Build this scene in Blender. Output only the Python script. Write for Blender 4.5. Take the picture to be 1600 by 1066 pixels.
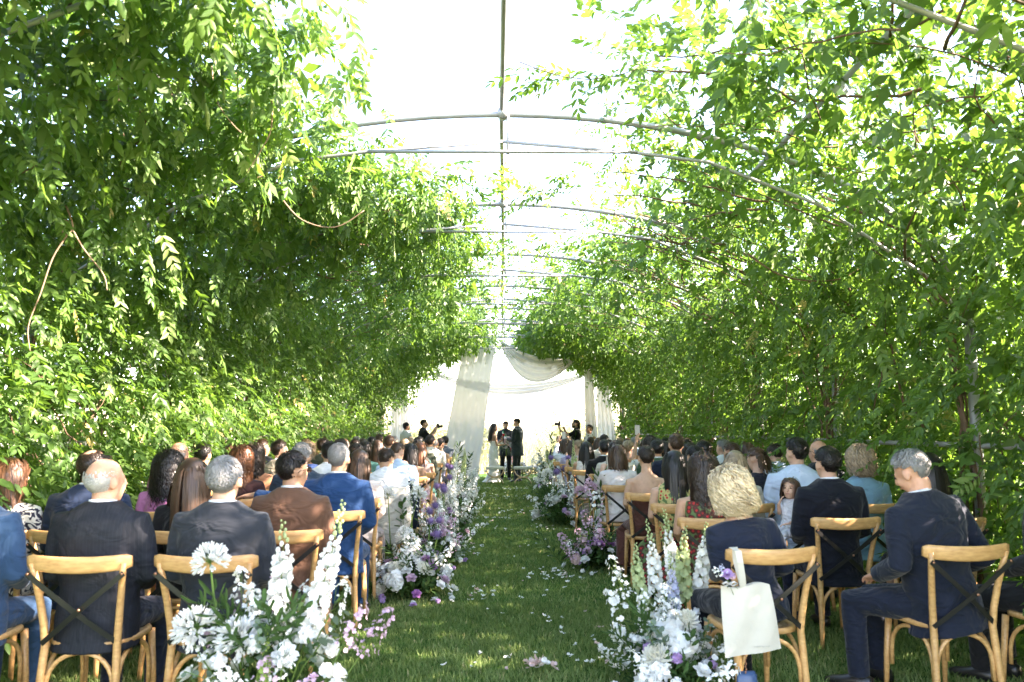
import bpy, math, random
import numpy as np
from mathutils import Vector, Matrix, Euler
from math import sin, cos, pi, radians, sqrt

for _o in list(bpy.data.objects): bpy.data.objects.remove(_o)
S = bpy.context.scene
COL = S.collection
R_ = random.Random(7)
NR = np.random.default_rng(11)

# ------------------------------------------------------------------ camera
EYE = 1.48
PITCH = radians(6.33)
YAW = radians(-0.69)
cam_d = bpy.data.cameras.new('camera'); cam = bpy.data.objects.new('camera', cam_d); COL.objects.link(cam)
cam_d.sensor_width = 36.0; cam_d.lens = 28.0; cam_d.clip_start = 0.05; cam_d.clip_end = 3000
cam.location = (0, 0, EYE); cam.rotation_euler = (pi/2 + PITCH, 0, YAW)
cam_d.dof.use_dof = True; cam_d.dof.focus_distance = 14.0; cam_d.dof.aperture_fstop = 4.0
S.camera = cam

# ------------------------------------------------------------------ sky, sun, exposure
SUN = Vector((0.84, -0.12, 0.52)).normalized()          # towards the sun: right of the tunnel, high
w = bpy.data.worlds.new('World'); S.world = w; w.use_nodes = True
nt = w.node_tree; bg = nt.nodes['Background']
sky = nt.nodes.new('ShaderNodeTexSky'); sky.sky_type = 'NISHITA'; sky.sun_disc = False
sky.sun_elevation = math.asin(SUN.z); sky.sun_rotation = math.atan2(SUN.x, SUN.y)
sky.air_density = 1.0; sky.dust_density = 0.6; sky.ozone_density = 1.0
nt.links.new(sky.outputs[0], bg.inputs[0]); bg.inputs[1].default_value = 0.15
sl = bpy.data.lights.new('sun', 'SUN'); sun = bpy.data.objects.new('sun', sl); COL.objects.link(sun)
sl.energy = 5.0; sl.angle = radians(0.6); sl.color = (1.0, 0.95, 0.86)
sun.rotation_euler = SUN.to_track_quat('Z', 'Y').to_euler()
S.view_settings.view_transform = 'Standard'; S.view_settings.look = 'None'
S.view_settings.exposure = 3.35; S.view_settings.gamma = 1.0
S.view_settings.use_white_balance = True; S.view_settings.white_balance_temperature = 7500; S.view_settings.white_balance_tint = 22
S.render.engine = 'CYCLES'
cy = S.cycles
cy.max_bounces = 7; cy.diffuse_bounces = 4; cy.glossy_bounces = 2; cy.transmission_bounces = 5; cy.transparent_max_bounces = 10
cy.caustics_reflective = False; cy.caustics_refractive = False
cy.use_denoising = True
cy.sample_clamp_indirect = 6.0

# ------------------------------------------------------------------ helpers
def tag(o, label=None, cat=None, group=None, kind=None):
    if label: o['label'] = label
    if cat: o['category'] = cat
    if group: o['group'] = group
    if kind: o['kind'] = kind
    return o

def empty(name, loc=(0, 0, 0), rz=0.0):
    o = bpy.data.objects.new(name, None); COL.objects.link(o)
    o.location = loc; o.rotation_euler = (0, 0, rz); o.empty_display_size = 0.1
    return o

def obj(name, me, mat=None, parent=None, mtx=None):
    """link a mesh; the material sits on the object so that alike pieces can share mesh data"""
    o = bpy.data.objects.new(name, me); COL.objects.link(o)
    if mat is not None:
        if not me.materials: me.materials.append(None)
        ms = mat if isinstance(mat, (list, tuple)) else [mat]
        while len(me.materials) < len(ms): me.materials.append(None)
        for i, m in enumerate(ms):
            o.material_slots[i].link = 'OBJECT'; o.material_slots[i].material = m
    if parent is not None: o.parent = parent
    if mtx is not None: o.matrix_local = mtx
    return o

class MB:
    """collects simple shapes into one mesh"""
    def __init__(s): s.v = []; s.f = []; s.m = []
    def add(s, vs, fs, mi=0):
        o = len(s.v); s.v.extend([tuple(p) for p in vs])
        for f in fs: s.f.append(tuple(i + o for i in f)); s.m.append(mi)
        return s
    def tube(s, pts, rad, n=8, mi=0, cap=True, flat=None, ref=None):
        pts = [Vector(p) for p in pts]; k = len(pts)
        if not hasattr(rad, '__len__'): rad = [rad]*k
        fl = flat if hasattr(flat, '__len__') else [flat or 1.0]*k
        vs = []; a = None
        for i in range(k):
            t = (pts[min(i+1, k-1)] - pts[max(i-1, 0)])
            t = t.normalized() if t.length > 1e-9 else Vector((0, 0, 1))
            if a is None:
                r = Vector(ref) if ref else (Vector((0, 0, 1)) if abs(t.z) < 0.9 else Vector((1, 0, 0)))
                a = (r - t*r.dot(t)).normalized()
            else:
                a = (a - t*a.dot(t)); a = a.normalized() if a.length > 1e-6 else t.orthogonal().normalized()
            b = t.cross(a)
            for j in range(n):
                c = 2*pi*j/n
                vs.append(pts[i] + a*(cos(c)*rad[i]) + b*(sin(c)*rad[i]*fl[i]))
        fs = []
        for i in range(k-1):
            for j in range(n):
                j2 = (j+1) % n
                fs.append((i*n+j, i*n+j2, (i+1)*n+j2, (i+1)*n+j))
        if cap:
            fs.append(tuple(range(n-1, -1, -1))); fs.append(tuple((k-1)*n+j for j in range(n)))
        return s.add(vs, fs, mi)
    def loft(s, rings, n=16, mi=0, power=2.0):
        """rings: (centre, a-vector, b-vector)"""
        vs = []
        for c, a, b in rings:
            c = Vector(c); a = Vector(a); b = Vector(b)
            for j in range(n):
                t = 2*pi*j/n; ct, st = cos(t), sin(t)
                e = 2.0/power
                vs.append(c + a*(math.copysign(abs(ct)**e, ct)) + b*(math.copysign(abs(st)**e, st)))
        k = len(rings); fs = []
        for i in range(k-1):
            for j in range(n):
                j2 = (j+1) % n
                fs.append((i*n+j, i*n+j2, (i+1)*n+j2, (i+1)*n+j))
        fs.append(tuple(range(n-1, -1, -1))); fs.append(tuple((k-1)*n+j for j in range(n)))
        return s.add(vs, fs, mi)
    def ell(s, c, r, nu=14, nv=9, mi=0, M=None):
        vs = []; fs = []
        for i in range(1, nv):
            p = pi*i/nv
            for j in range(nu):
                t = 2*pi*j/nu
                vs.append(Vector((sin(p)*cos(t)*r[0], sin(p)*sin(t)*r[1], cos(p)*r[2])))
        vs.append(Vector((0, 0, r[2]))); vs.append(Vector((0, 0, -r[2])))
        for i in range(nv-2):
            for j in range(nu):
                j2 = (j+1) % nu
                fs.append((i*nu+j, (i+1)*nu+j, (i+1)*nu+j2, i*nu+j2))
        T = len(vs)-2; B = len(vs)-1
        for j in range(nu):
            j2 = (j+1) % nu
            fs.append((T, j, j2)); fs.append((B, (nv-2)*nu+j2, (nv-2)*nu+j))
        if M is not None: vs = [M @ v for v in vs]
        c = Vector(c)
        return s.add([v + c for v in vs], fs, mi)
    def box(s, c, h, M=None, mi=0, bev=0.0):
        c = Vector(c); vs = []
        for z in (-1, 1):
            for y in (-1, 1):
                for x in (-1, 1):
                    v = Vector((x*h[0], y*h[1], z*h[2])); vs.append((M @ v if M else v) + c)
        return s.add(vs, [(0, 2, 3, 1), (4, 5, 7, 6), (0, 1, 5, 4), (2, 6, 7, 3), (0, 4, 6, 2), (1, 3, 7, 5)], mi)
    def strip(s, pts, side, wd, mi=0):
        """ribbon along pts, half width wd[i] along side[i]"""
        vs = []
        for p, a, q in zip(pts, side, wd):
            p = Vector(p); a = Vector(a); vs += [p - a*q, p + a*q]
        return s.add(vs, [(2*i, 2*i+1, 2*i+3, 2*i+2) for i in range(len(pts)-1)], mi)
    def mesh(s, name, smooth=True):
        me = bpy.data.meshes.new(name); me.from_pydata(s.v, [], s.f)
        if any(s.m): me.polygons.foreach_set('material_index', s.m)
        if smooth: me.polygons.foreach_set('use_smooth', [True]*len(s.f))
        me.update(); return me

def np_mesh(name, V, Q, rnd=None, smooth=True):
    """V (n,3), Q (m,k) faces all of size k, rnd per vertex"""
    me = bpy.data.meshes.new(name); n = len(V); m, k = Q.shape
    me.vertices.add(n); me.vertices.foreach_set('co', np.ascontiguousarray(V, dtype=np.float32).ravel())
    me.loops.add(m*k); me.loops.foreach_set('vertex_index', np.ascontiguousarray(Q, dtype=np.int32).ravel())
    me.polygons.add(m); me.polygons.foreach_set('loop_start', np.arange(0, m*k, k, dtype=np.int32))
    me.polygons.foreach_set('loop_total', np.full(m, k, dtype=np.int32))
    if smooth: me.polygons.foreach_set('use_smooth', np.ones(m, dtype=bool))
    me.update(calc_edges=True)
    if rnd is not None:
        at = me.attributes.new('rnd', 'FLOAT', 'POINT'); at.data.foreach_set('value', np.ascontiguousarray(rnd, dtype=np.float32))
    return me

# ------------------------------------------------------------------ materials
def new_mat(name):
    m = bpy.data.materials.new(name); m.use_nodes = True; n = m.node_tree; n.nodes.clear()
    out = n.nodes.new('ShaderNodeOutputMaterial')
    return m, n, out

def rgba(c): return (c[0], c[1], c[2], 1.0)

def pbr(name, col, rough=0.6, spec=0.4, bump=0.0, bscale=40.0, var=0.0, vscale=8.0, metal=0.0, sheen=0.0, stretch=(1, 1, 1), sss=0.0):
    m, n, out = new_mat(name)
    p = n.nodes.new('ShaderNodeBsdfPrincipled'); n.links.new(p.outputs[0], out.inputs[0])
    p.inputs['Base Color'].default_value = rgba(col); p.inputs['Roughness'].default_value = rough
    p.inputs['Specular IOR Level'].default_value = spec; p.inputs['Metallic'].default_value = metal
    if sheen: p.inputs['Sheen Weight'].default_value = sheen
    if sss:
        p.inputs['Subsurface Weight'].default_value = sss; p.inputs['Subsurface Radius'].default_value = (0.012, 0.005, 0.003)
        p.inputs['Subsurface Scale'].default_value = 1.0
    if bump or var:
        tc = n.nodes.new('ShaderNodeTexCoord'); mp = n.nodes.new('ShaderNodeMapping'); mp.inputs['Scale'].default_value = stretch
        n.links.new(tc.outputs['Object'], mp.inputs[0])
    if var:
        t = n.nodes.new('ShaderNodeTexNoise'); t.inputs['Scale'].default_value = vscale; t.inputs['Detail'].default_value = 4
        n.links.new(mp.outputs[0], t.inputs[0])
        r = n.nodes.new('ShaderNodeMix'); r.data_type = 'RGBA'
        r.inputs['A'].default_value = rgba([c*(1-var) for c in col]); r.inputs['B'].default_value = rgba([min(1, c*(1+var)) for c in col])
        n.links.new(t.outputs[0], r.inputs['Factor']); n.links.new(r.outputs['Result'], p.inputs['Base Color'])
    if bump:
        t = n.nodes.new('ShaderNodeTexNoise'); t.inputs['Scale'].default_value = bscale; t.inputs['Detail'].default_value = 5
        n.links.new(mp.outputs[0], t.inputs[0])
        b = n.nodes.new('ShaderNodeBump'); b.inputs['Strength'].default_value = bump; b.inputs['Distance'].default_value = 0.02
        n.links.new(t.outputs[0], b.inputs['Height']); n.links.new(b.outputs[0], p.inputs['Normal'])
    return m

def leafy(name, stops, tcol, tmix=0.45, rough=0.5, spec=0.35, tvar=0.35):
    """leaf: glossy-diffuse front plus light let through; colour per leaf from the rnd attribute"""
    m, n, out = new_mat(name)
    at = n.nodes.new('ShaderNodeAttribute'); at.attribute_name = 'rnd'
    cr = n.nodes.new('ShaderNodeValToRGB'); e = cr.color_ramp.elements
    while len(e) < len(stops): e.new(0.5)
    for el, (ps, c) in zip(e, stops): el.position = ps; el.color = rgba(c)
    n.links.new(at.outputs['Fac'], cr.inputs[0])
    p = n.nodes.new('ShaderNodeBsdfPrincipled'); p.inputs['Roughness'].default_value = rough; p.inputs['Specular IOR Level'].default_value = spec
    n.links.new(cr.outputs[0], p.inputs['Base Color'])
    t = n.nodes.new('ShaderNodeBsdfTranslucent')
    mx2 = n.nodes.new('ShaderNodeMix'); mx2.data_type = 'RGBA'
    mx2.inputs['A'].default_value = rgba([c*(1-tvar) for c in tcol]); mx2.inputs['B'].default_value = rgba([min(1, c*(1+tvar)) for c in tcol])
    n.links.new(at.outputs['Fac'], mx2.inputs['Factor']); n.links.new(mx2.outputs['Result'], t.inputs[0])
    mx = n.nodes.new('ShaderNodeMixShader'); mx.inputs[0].default_value = tmix
    n.links.new(p.outputs[0], mx.inputs[1]); n.links.new(t.outputs[0], mx.inputs[2]); n.links.new(mx.outputs[0], out.inputs[0])
    return m

M = {}
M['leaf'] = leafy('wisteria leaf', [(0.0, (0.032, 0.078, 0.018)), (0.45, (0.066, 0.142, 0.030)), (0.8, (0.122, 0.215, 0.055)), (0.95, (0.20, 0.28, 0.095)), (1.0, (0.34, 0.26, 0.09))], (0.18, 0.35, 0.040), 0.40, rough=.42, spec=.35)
M['grass'] = leafy('grass blade', [(0.0, (0.095, 0.15, 0.042)), (0.6, (0.175, 0.245, 0.078)), (0.93, (0.25, 0.31, 0.115)), (1.0, (0.44, 0.38, 0.19))], (0.17, 0.27, 0.06), 0.3, rough=0.6, spec=0.2)
M['bark'] = pbr('vine bark', (0.15, 0.098, 0.065), 0.85, 0.2, bump=0.6, bscale=60, var=0.45, vscale=14, stretch=(1, 1, .2))
M['twig'] = pbr('dry twig', (0.26, 0.18, 0.125), 0.85, 0.2, var=0.4, vscale=20)
M['pipe'] = pbr('galvanised pipe', (0.34, 0.345, 0.355), 0.5, 0.5, bump=0.08, bscale=30, var=0.2, vscale=6, metal=0.35)
# ------------------------------------------------------------------ ground and lawn
def ground_mat():
    m, n, out = new_mat('lawn earth and grass')
    p = n.nodes.new('ShaderNodeBsdfPrincipled'); p.inputs['Roughness'].default_value = 0.9; p.inputs['Specular IOR Level'].default_value = 0.1
    n.links.new(p.outputs[0], out.inputs[0])
    tc = n.nodes.new('ShaderNodeTexCoord')
    t = n.nodes.new('ShaderNodeTexNoise'); t.inputs['Scale'].default_value = 3.0; t.inputs['Detail'].default_value = 8; n.links.new(tc.outputs['Object'], t.inputs[0])
    t2 = n.nodes.new('ShaderNodeTexNoise'); t2.inputs['Scale'].default_value = 55.0; t2.inputs['Detail'].default_value = 4; n.links.new(tc.outputs['Object'], t2.inputs[0])
    r = n.nodes.new('ShaderNodeValToRGB'); e = r.color_ramp.elements
    e[0].position = 0.35; e[0].color = (0.022, 0.06, 0.010, 1); e[1].position = 0.62; e[1].color = (0.055, 0.13, 0.02, 1)
    x = e.new(0.78); x.color = (0.12, 0.13, 0.045, 1)
    mx = n.nodes.new('ShaderNodeMix'); mx.data_type = 'FLOAT'; mx.inputs[0].default_value = 0.5
    n.links.new(t.outputs[0], mx.inputs[2]); n.links.new(t2.outputs[0], mx.inputs[3]); n.links.new(mx.outputs[0], r.inputs[0])
    n.links.new(r.outputs[0], p.inputs[0])
    b = n.nodes.new('ShaderNodeBump'); b.inputs['Strength'].default_value = 0.7; b.inputs['Distance'].default_value = 0.03
    n.links.new(t2.outputs[0], b.inputs['Height']); n.links.new(b.outputs[0], p.inputs['Normal'])
    return m
M['lawn'] = ground_mat()
M['field'] = pbr('dry field', (0.42, 0.36, 0.22), 0.95, 0.05, bump=0.5, bscale=2.0, var=0.3, vscale=0.6)
def sheet(name, x0, x1, y0, y1, z, nx, ny, mat, amp=0.0):
    xs = np.linspace(x0, x1, nx); ys = np.linspace(y0, y1, ny); X, Y = np.meshgrid(xs, ys)
    Z = z + amp*(np.sin(X*1.7+Y*.6)+np.sin(Y*1.1-X*.8))
    V = np.stack([X.ravel(), Y.ravel(), Z.ravel()], 1)
    i = np.arange((ny-1)*nx).reshape(ny-1, nx)[:, :-1].ravel()
    Q = np.stack([i, i+1, i+nx+1, i+nx], 1)
    o = obj(name, np_mesh(name, V, Q), mat); o['kind'] = 'structure'; return o
sheet('field_ground', -900, 900, -300, 2200, -0.03, 12, 12, M['field'])
sheet('lawn', -4.3, 4.3, -6, 27, 0.0, 30, 90, M['lawn'], 0.004)

def grass_blades():
    Vs, Qs, Rs = [], [], []
    base = 0
    for (y0, y1, den, hh, wd) in ((4.5, 7.0, 5600, .040, .0030), (7.0, 10.5, 2500, .042, .0048), (10.5, 16, 1000, .045, .009), (16, 25, 520, .05, .014)):
        half = min(3.4, 0.66*y1)
        n = int((y1-y0)*2*half*den*0.85)
        x = NR.uniform(-half, half, n); y = NR.uniform(y0, y1, n)
        keep = (np.abs(x) < 0.66*y+.4); x, y = x[keep], y[keep]; n = len(x)
        cl = .5+.5*np.sin(x*9+np.sin(y*5)*2)*np.sin(y*8+np.cos(x*6)*2)
        h = hh*NR.uniform(.45, 1.35, n)*(0.7+.5*cl); a = NR.uniform(0, 2*pi, n); ww = wd*NR.uniform(.7, 1.4, n)
        lean = NR.uniform(.15, .9, n)*h; la = NR.uniform(0, 2*pi, n)
        sx, sy = np.cos(a)*ww, np.sin(a)*ww; lx, ly = np.cos(la)*lean, np.sin(la)*lean
        z0 = np.zeros(n)
        v = np.stack([np.stack([x-sx, y-sy, z0], 1), np.stack([x+sx, y+sy, z0], 1),
                      np.stack([x+lx*.4+sx*.8, y+ly*.4+sy*.8, h*.6], 1), np.stack([x+lx*.4-sx*.8, y+ly*.4-sy*.8, h*.6], 1),
                      np.stack([x+lx, y+ly, h], 1)], 1)
        b = base + np.arange(n)*5
        q = np.concatenate([np.stack([b, b+1, b+2], 1), np.stack([b, b+2, b+3], 1), np.stack([b+3, b+2, b+4], 1)]) if y0 < 7 else np.stack([b, b+1, b+4], 1)
        r = np.clip(NR.normal(.5, .2, n) + .25*(cl-.5), 0, 1); pt_ = np.clip(.5+.5*np.sin(x*2.1+1.7*np.sin(y*1.3))*np.sin(y*1.7+x), 0, 1); r = r*(.75+.5*pt_); r = np.where(NR.random(n) < .03+.16*np.clip(pt_-.6, 0, 1), 1.0, np.clip(r, 0, .93))
        Vs.append(v.reshape(-1, 3)); Qs.append(q); Rs.append(np.repeat(r, 5)); base += n*5
    me = np_mesh('grass', np.concatenate(Vs), np.concatenate(Qs), np.concatenate(Rs))
    o = obj('grass', me, M['grass']); tag(o, 'short green lawn grass covering the aisle between the seats', 'grass', kind='stuff')
grass_blades()

# ------------------------------------------------------------------ pergola tunnel of pipe hoops
HW, EAVE, RISE = 3.6, 2.28, 1.67
F0, FS = 6.05, 2.52
FR = [F0 + FS*k for k in range(-1, 8)]                    # hoops along the aisle
def arc(x): return EAVE + RISE*sqrt(max(0.0, 1-(x/HW)**2))
perg = empty('pergola', (0, 0, 0))
tag(perg, 'grey metal pipe tunnel pergola of hoops and ridge pipe arching over the aisle', 'pergola')
def cyl(path, r, n=10): return MB().tube(path, r, n).mesh('pipe')
for k, y in enumerate(FR):
    hp = [(HW*cos(t), y, EAVE + RISE*sin(t)) for t in np.linspace(0, pi, 41)]
    h = obj('hoop', cyl(hp, .025), M['pipe'], perg)
    for s in (-1, 1):
        obj('post', cyl([(s*HW, y, -.02), (s*HW, y, EAVE+.03)], .040), M['pipe'], h)
        low = [(0, 3.72), (1.0, 3.64), (1.62, 3.56), (2.47, 3.22), (3.35, 2.61), (3.56, 2.30)]
        obj('lower_chord', cyl([(s*a, y-.02, b) for a, b in low], .014, 8), M['pipe'], h)
    obj('tie_bar', cyl([(-1.05, y-.05, 3.625), (1.05, y-.05, 3.63)], .015, 8), M['pipe'], h)
    obj('king_post', cyl([(0.04, y-.02, 3.62), (0.04, y-.02, 3.94)], .013, 6), M['pipe'], h)
    cl = MB(); cl.tube([(0, y-.05, 3.955), (0, y+.05, 3.955)], .042, 10)
    obj('clamp', cl.mesh('clamp'), M['pipe'], h)
obj('ridge_pipe', cyl([(0.0, 1.6, 3.985)] + [(0.012*sin(i*2.1), 1.2+i*2.52, 3.985-.012*(i % 2)) for i in range(1, 10)], .021), M['pipe'], perg)
for s in (-1, 1):
    obj('purlin', cyl([(s*2.12, 1.6, 3.64), (s*2.12, 24.2, 3.64)], .020), M['pipe'], perg)
    obj('side_rail', cyl([(s*3.55, 1.6, 1.36), (s*3.55, 24.2, 1.36)], .022), M['pipe'], perg)

# ------------------------------------------------------------------ wisteria
def nrm(a): return a/np.maximum(np.linalg.norm(a, axis=-1, keepdims=True), 1e-9)
def compound_leaves(P, D, N, L, nl, fine, rnd):
    """pinnate leaves: P base, D stalk direction, N face normal, L length, nl leaflets"""
    n = len(P); D = nrm(D); S_ = nrm(np.cross(D, N)); N = np.cross(S_, D)
    Vs = []
    down = np.array([0, 0, -1.0])
    npair = nl//2
    items = [(0.22 + 0.70*i/max(1, npair-1), s) for i in range(npair) for s in (-1, 1)] + [(1.0, 0)]
    for (t, s) in items:
        p = P + D*(L*t)[:, None] + down*(L*0.22*t*t)[:, None]
        ll = L*(0.31 + 0.06*sin(pi*t))*NR.uniform(.85, 1.15, n)
        if s == 0: d = D + down*.35
        else: d = S_*s*0.82 + D*(0.50+.25*t) + down*NR.uniform(.15, .6, n)[:, None]
        d = nrm(d + NR.normal(0, .16, (n, 3)))
        nn = nrm(N + NR.normal(0, .28, (n, 3))); sd = nrm(np.cross(d, nn)); nn = np.cross(sd, d)
        wd = ll*NR.uniform(.17, .23, n)
        c = lambda a, b, h: p + d*(ll*a)[:, None] + sd*(wd*b)[:, None] + nn*(wd*h)[:, None]
        if fine:
            Vs.append(np.stack([c(0, 0, 0), c(.22, -.85, .22), c(.58, -.92, .18), c(1.0, 0, -.35), c(.58, .92, .18), c(.22, .85, .22)], 1))
        else:
            Vs.append(np.stack([c(0, 0, 0), c(.40, -1, .2), c(1.0, 0, -.2), c(.40, 1, .2)], 1))
    k = 6 if fine else 4
    V = np.concatenate(Vs, 1)                            # n, nl*k, 3
    m = n*len(items); b = np.arange(m)*k
    Q = np.concatenate([np.stack([b, b+1, b+2, b+3], 1), np.stack([b, b+3, b+4, b+5], 1)]) if fine else np.stack([b, b+1, b+2, b+3], 1)
    rr = np.repeat(rnd, len(items)*k)
    rr = np.where(rr > .97, rr, np.clip(rr + np.repeat(NR.normal(0, .08, m), k), 0, .95))
    return V.reshape(-1, 3), Q, rr

UW = EAVE
_ts = np.linspace(0, pi/2, 200); _xs = HW*np.cos(_ts); _zs = EAVE + RISE*np.sin(_ts)
_ss = np.concatenate([[0], np.cumsum(np.hypot(np.diff(_xs), np.diff(_zs)))])
ULEN = UW + _ss[-1]
def surf(u):
    """arc coordinate -> x (positive side), z, inward normal (nx, nz)"""
    u = np.asarray(u, float); t = np.interp(u-UW, _ss, _ts)
    wall = u < UW
    x = np.where(wall, HW, HW*np.cos(t)); z = np.where(wall, u, EAVE + RISE*np.sin(t))
    nx = np.where(wall, -1.0, -np.cos(t)/HW); nz = np.where(wall, 0.0, -np.sin(t)/RISE)
    l = np.hypot(nx, nz); return x, z, nx/l, nz/l
def edge_x(y, side):
    """how close to the ridge the leaves come"""
    if side < 0: return np.interp(y, [-3, 4, 5.8, 6.3, 7.2, 8.6, 10, 13], [1.0, 1.0, 1.30, 1.25, .65, .40, .25, .05])
    return np.interp(y, [-3, 3.5, 5, 6.2, 7.2, 8.4, 9.6, 11.5, 13], [.85, .95, .85, .95, 1.10, 1.25, 1.0, .55, .15])
def clump(x, y, z):
    return (np.sin(x*3.1+y*2.3)*np.sin(y*3.7-z*2.9+1.3)+np.sin(z*4.3+y*1.9+.7)*np.sin(y*5.9+x*2.2)+.6*np.sin(y*11+z*9)*np.sin(z*13-y*7))/2.2

def vine_leaves(side, ya, yb, den, nl, fine, size):
    area = (yb-ya)*ULEN; n = int(area*den)
    y = NR.uniform(ya, yb, n); u = NR.uniform(0.12, ULEN, n)
    x, z, nx, nz = surf(u)
    ex = edge_x(y, side)
    keep = x > ex - np.abs(NR.normal(0, .22, n))
    keep &= NR.random(n) < np.where(u > UW+1.2, np.interp(y, [8, 12, 16, 19], [.95, .70, .72, 1.0])*(1.0 if side < 0 else np.interp(y, [12, 16], [.72, 1.0])), 1.0)       # roof thins out towards the altar
    near_edge = np.clip((x-ex)/(.5 if side < 0 else .9), 0, 1); keep &= NR.random(n) < np.maximum(.35+.65*near_edge, np.interp(y, [9.5, 12], [0, .45]))
    keep &= ~((y > 11) & (x < .75) & (NR.random(n) < .55))
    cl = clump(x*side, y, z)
    if side < 0:
        off = NR.normal(np.interp(y, [8, 12], [.10, .02]), .18, n) + .18*cl; keep &= NR.random(n) < np.where(u < UW+1.0, .92+.3*cl, .85+.4*cl)
        keep &= ~((u < .35) & (NR.random(n) < .75))
    else:
        off = NR.normal(-.16, .27, n) + .14*cl; keep &= NR.random(n) < np.where(u < UW+1.0, .88+.45*cl, .75+.4*cl)
    rf = (u > UW+1.6); off = np.where(rf, np.where(off < 0, off*.40, off*np.where(y < 6.8, .7 if side < 0 else .4, np.interp(y, [6.8, 9], [.55, .22]) if side < 0 else .2)-.03) - (0 if side < 0 else .11) - np.where((y > 5.3) & (y < 6.6), .10, 0.0), off)        # roof growth lies flat on the pipes
    # the end of the tunnel is kept open round the altar
    hang = (y > 19.6) & (u > UW+.1) & (x > 1.9) & (NR.random(n) < (.45 if side < 0 else .2)); off = np.where(hang, off + NR.random(n)*(.62 if side < 0 else .40), off)
    keep &= ~((y > 20.3) & (u < UW) & (off > .12))
    y, u, x, z, nx, nz, off, cl = (a[keep] for a in (y, u, x, z, nx, nz, off, cl)); n = len(y)
    P = np.stack([side*(x + nx*off), y, np.maximum(z + nz*off, .06)], 1)
    inw = np.stack([side*nx, np.zeros(n), nz], 1)
    sg = np.sign(off + NR.normal(0, .15, n))[:, None]
    roof = np.clip((u-UW)/2.5, 0, 1)[:, None]
    D = inw*sg*(.75-.3*roof) + np.array([0, 0, -1.0])*(.45) + NR.normal(0, .55, (n, 3)) + np.array([0, -.25, 0])
    N = np.array([0, 0, 1.0]) + inw*sg*.55 + NR.normal(0, .45, (n, 3))
    L = size*NR.uniform(.7, 1.25, n)
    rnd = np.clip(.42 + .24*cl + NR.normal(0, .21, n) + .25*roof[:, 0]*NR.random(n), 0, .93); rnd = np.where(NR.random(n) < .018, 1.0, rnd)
    return compound_leaves(P, D, N, L, nl, fine, rnd)

def vine_stems(side, y0, dense):
    main = MB(); br = MB()
    def pt(u, y, off):
        x, z, nx, nz = surf(u); return (float(side*(x+nx*off)), y, float(z+nz*off))
    for i in range(5):
        ph = R_.uniform(0, 6.3); r0 = R_.uniform(.012, .026); y = y0 + R_.uniform(-.12, .12); dy = R_.uniform(-.25, .25); pts = []; rd = []
        um = R_.uniform(3.2, 5.4)
        for j in range(26):
            u = um*j/25
            sp = max(0.0, u-1.6)
            pts.append(pt(u, y + .06*sin(u*3.2+ph) + dy*sp, .04*cos(u*3.2+ph)+.05+.02*sp)); rd.append(r0*(1-.7*j/25))
        main.tube(pts, rd, 6)
    for i in range(dense):
        u = R_.uniform(.3, 4.6); y = y0 + R_.uniform(-1.2, 1.2); a = R_.choice((-1, 1))*R_.uniform(.1, 1.2); off = R_.uniform(-.14, .30)
        r0 = R_.uniform(.004, .012); pts = []; rd = []; k = R_.randint(9, 16); da = R_.uniform(-.05, .05); st = R_.uniform(.10, .17)
        ye = R_.uniform(.8, 1.0)
        for j in range(k):
            pts.append(pt(max(.02, min(ULEN-edge_x(y, side)*ye-.05, u)), y, off)); rd.append(r0*(1-.75*j/k))
            u += cos(a)*st; y += sin(a)*st; a += da + R_.uniform(-.28, .28); off += R_.uniform(-.035, .035)
            if u > ULEN-.9: break
        if len(pts) > 3: br.tube(pts, rd, 5)
    return main, br

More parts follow.
